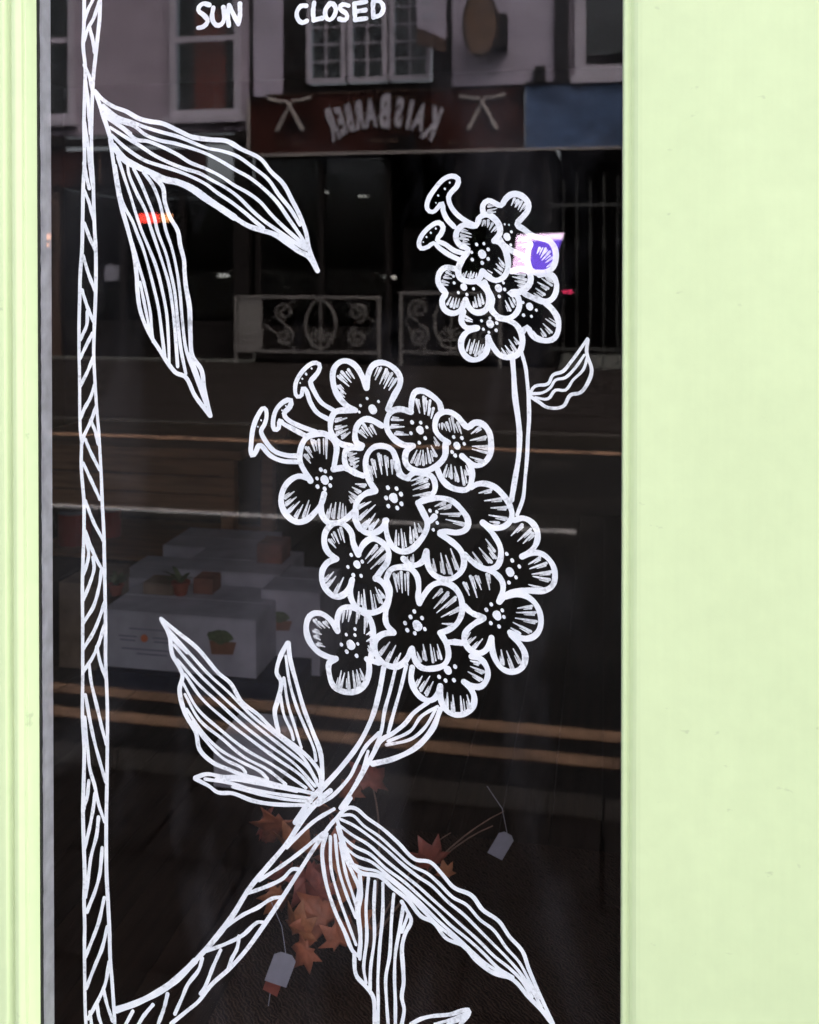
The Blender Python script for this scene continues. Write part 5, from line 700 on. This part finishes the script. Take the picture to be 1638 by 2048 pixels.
["leaf",{"outline":[[77,0,-8451,17678,-8398,17333,-8328,16909,-8243,16511,-8131,16140,-8018,15717,-7957,15268,-7951,15076,-7901,14728,-7766,14381,-7563,14067,-7261,13663,-7060,13573,-6894,13263,-6622,12932],[80,0,-7674,17056,-7477,16843,-7436,16581,-7339,16318,-7200,16081,-7158,15846,-7089,15584,-7079,15393,-7056,15143,-6990,14767,-6975,14328,-6942,13952,-6776,13704,-6727,13392,-6612,12926]],"vein":[[58,0,-8312,17384,-8185,17012,-8072,16694,-7987,16429,-7875,16112,-7734,15795,-7594,15453,-7493,15078,-7410,14669,-7377,14228,-7362,13787],[58,0,-8127,17235,-8099,17063,-7958,16745,-7789,16427,-7705,16163,-7593,15847,-7481,15532,-7368,15173,-7298,14764,-7252,14324,-7210,13758],[58,0,-8013,17167,-7872,16902,-7732,16584,-7648,16373,-7564,16057,-7425,15715,-7341,15401,-7257,15016,-7208,14545,-7152,14074,-7060,13636],[57,0,-7829,17098,-7674,16899,-7562,16661,-7479,16371,-7423,16109,-7312,15794,-7229,15453,-7163,15017,-7118,14514,-7052,14044,-6876,13577,-6695,13111],[58,0,-8355,17227,-8257,16696,-8186,16510,-8045,16271,-7946,16033,-7847,15796,-7763,15532,-7662,15172,-7561,14762,-7495,14289,-7446,13912],[56,0,-8033,15868,-7932,15519,-7814,15140,-7714,14698,-7681,14319,-7658,14177],[56,0,-7899,15203,-7832,14886,-7758,14539,-7725,14350],[56,0,-6992,13982,-6843,13609,-6694,13174]]}]],"SUN":[["letter",{"":[[81,0,-6619,19919,-6739,19945,-6819,19846,-6714,19746,-6649,19643,-6729,19555,-6824,19539]]}],
["letter",{"":[[81,0,-6547,19867,-6569,19691,-6497,19572,-6402,19581,-6352,19674,-6366,19865]]}],
["letter",{"":[[81,0,-6269,19554,-6287,19746,-6265,19894],[80,0,-6265,19894,-6179,19723,-6100,19574],[80,0,-6100,19567,-6071,19718,-6071,19911]]}]],"CLOSED":[["letter",{"":[[78,0,-4908,19820,-5001,19818,-5072,19709,-5048,19597,-4974,19542,-4897,19567]]}],
["letter",{"":[[78,0,-4769,19866,-4788,19707,-4776,19573],[78,0,-4776,19577,-4630,19601]]}],
["letter",{"":[[77,0,-4491,19843,-4572,19741,-4572,19625,-4503,19566,-4423,19634,-4395,19743,-4445,19828,-4510,19840]]}],
["letter",{"":[[77,0,-4181,19784,-4280,19811,-4330,19747,-4239,19676,-4202,19616,-4239,19552,-4335,19574]]}],
["letter",{"":[[77,0,-4079,19809,-4074,19672,-4065,19550],[77,0,-4079,19814,-3878,19835],[77,0,-4074,19681,-3892,19699],[77,0,-4065,19548,-3878,19561]]}],
["letter",{"":[[76,0,-3760,19844,-3765,19723,-3756,19573],[76,0,-3756,19577,-3647,19603,-3588,19714,-3636,19822,-3756,19850]]}]]}
''')
def smooth(P, sub):
    if len(P) < 3: return [P[0].lerp(P[1], k/4) for k in range(5)]
    out = []
    for i in range(len(P)-1):
        p0 = P[i-1] if i else P[i]*2-P[i+1]; p1, p2 = P[i], P[i+1]; p3 = P[i+2] if i+2 < len(P) else P[i+1]*2-P[i]
        # centripetal-ish: tangents limited to the segment so that wide gaps do not overshoot
        L = (p2-p1).length; t1 = (p2-p0); t2 = (p3-p1)
        t1 = t1.normalized()*L if t1.length > 1e-9 else p2-p1; t2 = t2.normalized()*L if t2.length > 1e-9 else p2-p1
        n = max(2, min(8, int(L/.004)))
        for k in range(n):
            u = k/n; u2, u3 = u*u, u*u*u
            out.append(p1*(2*u3-3*u2+1)+t1*(u3-2*u2+u)+p2*(3*u2-2*u3)+t2*(u3-u2))
    out.append(P[-1]); return out
rs = random.Random(77); LAYER = [0]
def stroke(bm, st):
    """one marker stroke: a flat ribbon with round ends and an uneven hand-held width"""
    w = st[0]*1e-4/2; taper = st[1]; P = [Vector((st[i]*1e-4, st[i+1]*1e-4)) for i in range(2, len(st), 2)]
    C = smooth(P, 6); m = len(C)
    LAYER[0] += 1; y = .00665 + (LAYER[0] % 60)*.00001
    ph = rs.uniform(0, 6); kf = rs.uniform(.5, .9)
    def wid(t):
        k = 1+.07*math.sin(ph+t*9)+.06*math.sin(ph*3+t*23)+rs.uniform(-.035, .035)
        return w*k*((1.12-.72*t**1.3) if taper else 1)
    rows = []; tang = []
    for i in range(m):
        d = C[min(i+1, m-1)]-C[max(i-1, 0)]; tang.append(d.normalized() if d.length > 1e-9 else Vector((1, 0)))
    def V(p): return bm.verts.new((p.x, y+rs.uniform(0, .000004), p.y))
    def cap(c, t, r, sgn):
        nrm = Vector((-t.y, t.x)); return [c + nrm*r*math.cos(a)*1 + t*sgn*r*math.sin(a) for a in [PI*k/6 for k in range(1, 6)]]
    ws = [wid(i/(m-1)) for i in range(m)]
    for i in range(m):
        nrm = Vector((-tang[i].y, tang[i].x)); rows.append((V(C[i]+nrm*ws[i]), V(C[i]-nrm*ws[i])))
    for A, B in zip(rows, rows[1:]):
        try: bm.faces.new((A[0], A[1], B[1], B[0]))
        except ValueError: pass
    a = [V(p) for p in cap(C[0], tang[0], ws[0], -1)]; bm.faces.new([rows[0][0]]+a+[rows[0][1]])
    b = [V(p) for p in cap(C[-1], tang[-1], ws[-1], 1)]; bm.faces.new([rows[-1][0]]+b+[rows[-1][1]])
def strokes_mesh(name, sts):
    bm = bmesh.new()
    for st in sts: stroke(bm, st)
    for f in bm.faces:
        f.normal_update()
        if f.normal.y > 0: f.normal_flip()
    me = bpy.data.meshes.new(name); bm.to_mesh(me); bm.free(); return me
INFO = {
 'large_flower': ('flower_drawing', 'large white painted flower head of many blossoms in the middle of the glass', 'drawing'),
 'small_flower': ('flower_drawing', 'small white painted flower head on a curved stem, upper right of the glass', 'drawing'),
 'branch': ('branch_drawing', 'white painted diagonal branch with long striped leaves, bottom of the glass', 'drawing'),
 'vine': ('vine_drawing', 'tall white painted hatched vine down the left side with two hanging leaves', 'drawing'),
 'SUN': ('painted_lettering', 'white hand-painted word SUN at the top of the glass', 'lettering'),
 'CLOSED': ('painted_lettering', 'white hand-painted word CLOSED at the top of the glass', 'lettering')}
for key, parts in DRAW.items():
    nm, lb, ct = INFO[key]
    xs = [st[i]*1e-4 for _, d in parts for sts in d.values() for st in sts for i in range(2, len(st), 2)]
    zs = [st[i+1]*1e-4 for _, d in parts for sts in d.values() for st in sts for i in range(2, len(st), 2)]
    root_ = empty(nm, (sum(xs)/len(xs), .0066, min(zs)), lb, ct)
    for pname, d in parts:
        first = None
        for sub, sts in d.items():
            thin = sub in ('petal_line',)
            if first is None:
                o = link(pname, strokes_mesh(pname, sts), M['paint'], root_); first = o
                if len(sts) > 1 and key not in ('SUN', 'CLOSED'): pass
            else:
                o = link(sub, strokes_mesh(sub, sts), M['thin' if thin else 'paint'], first); tag(o, kind='stuff')
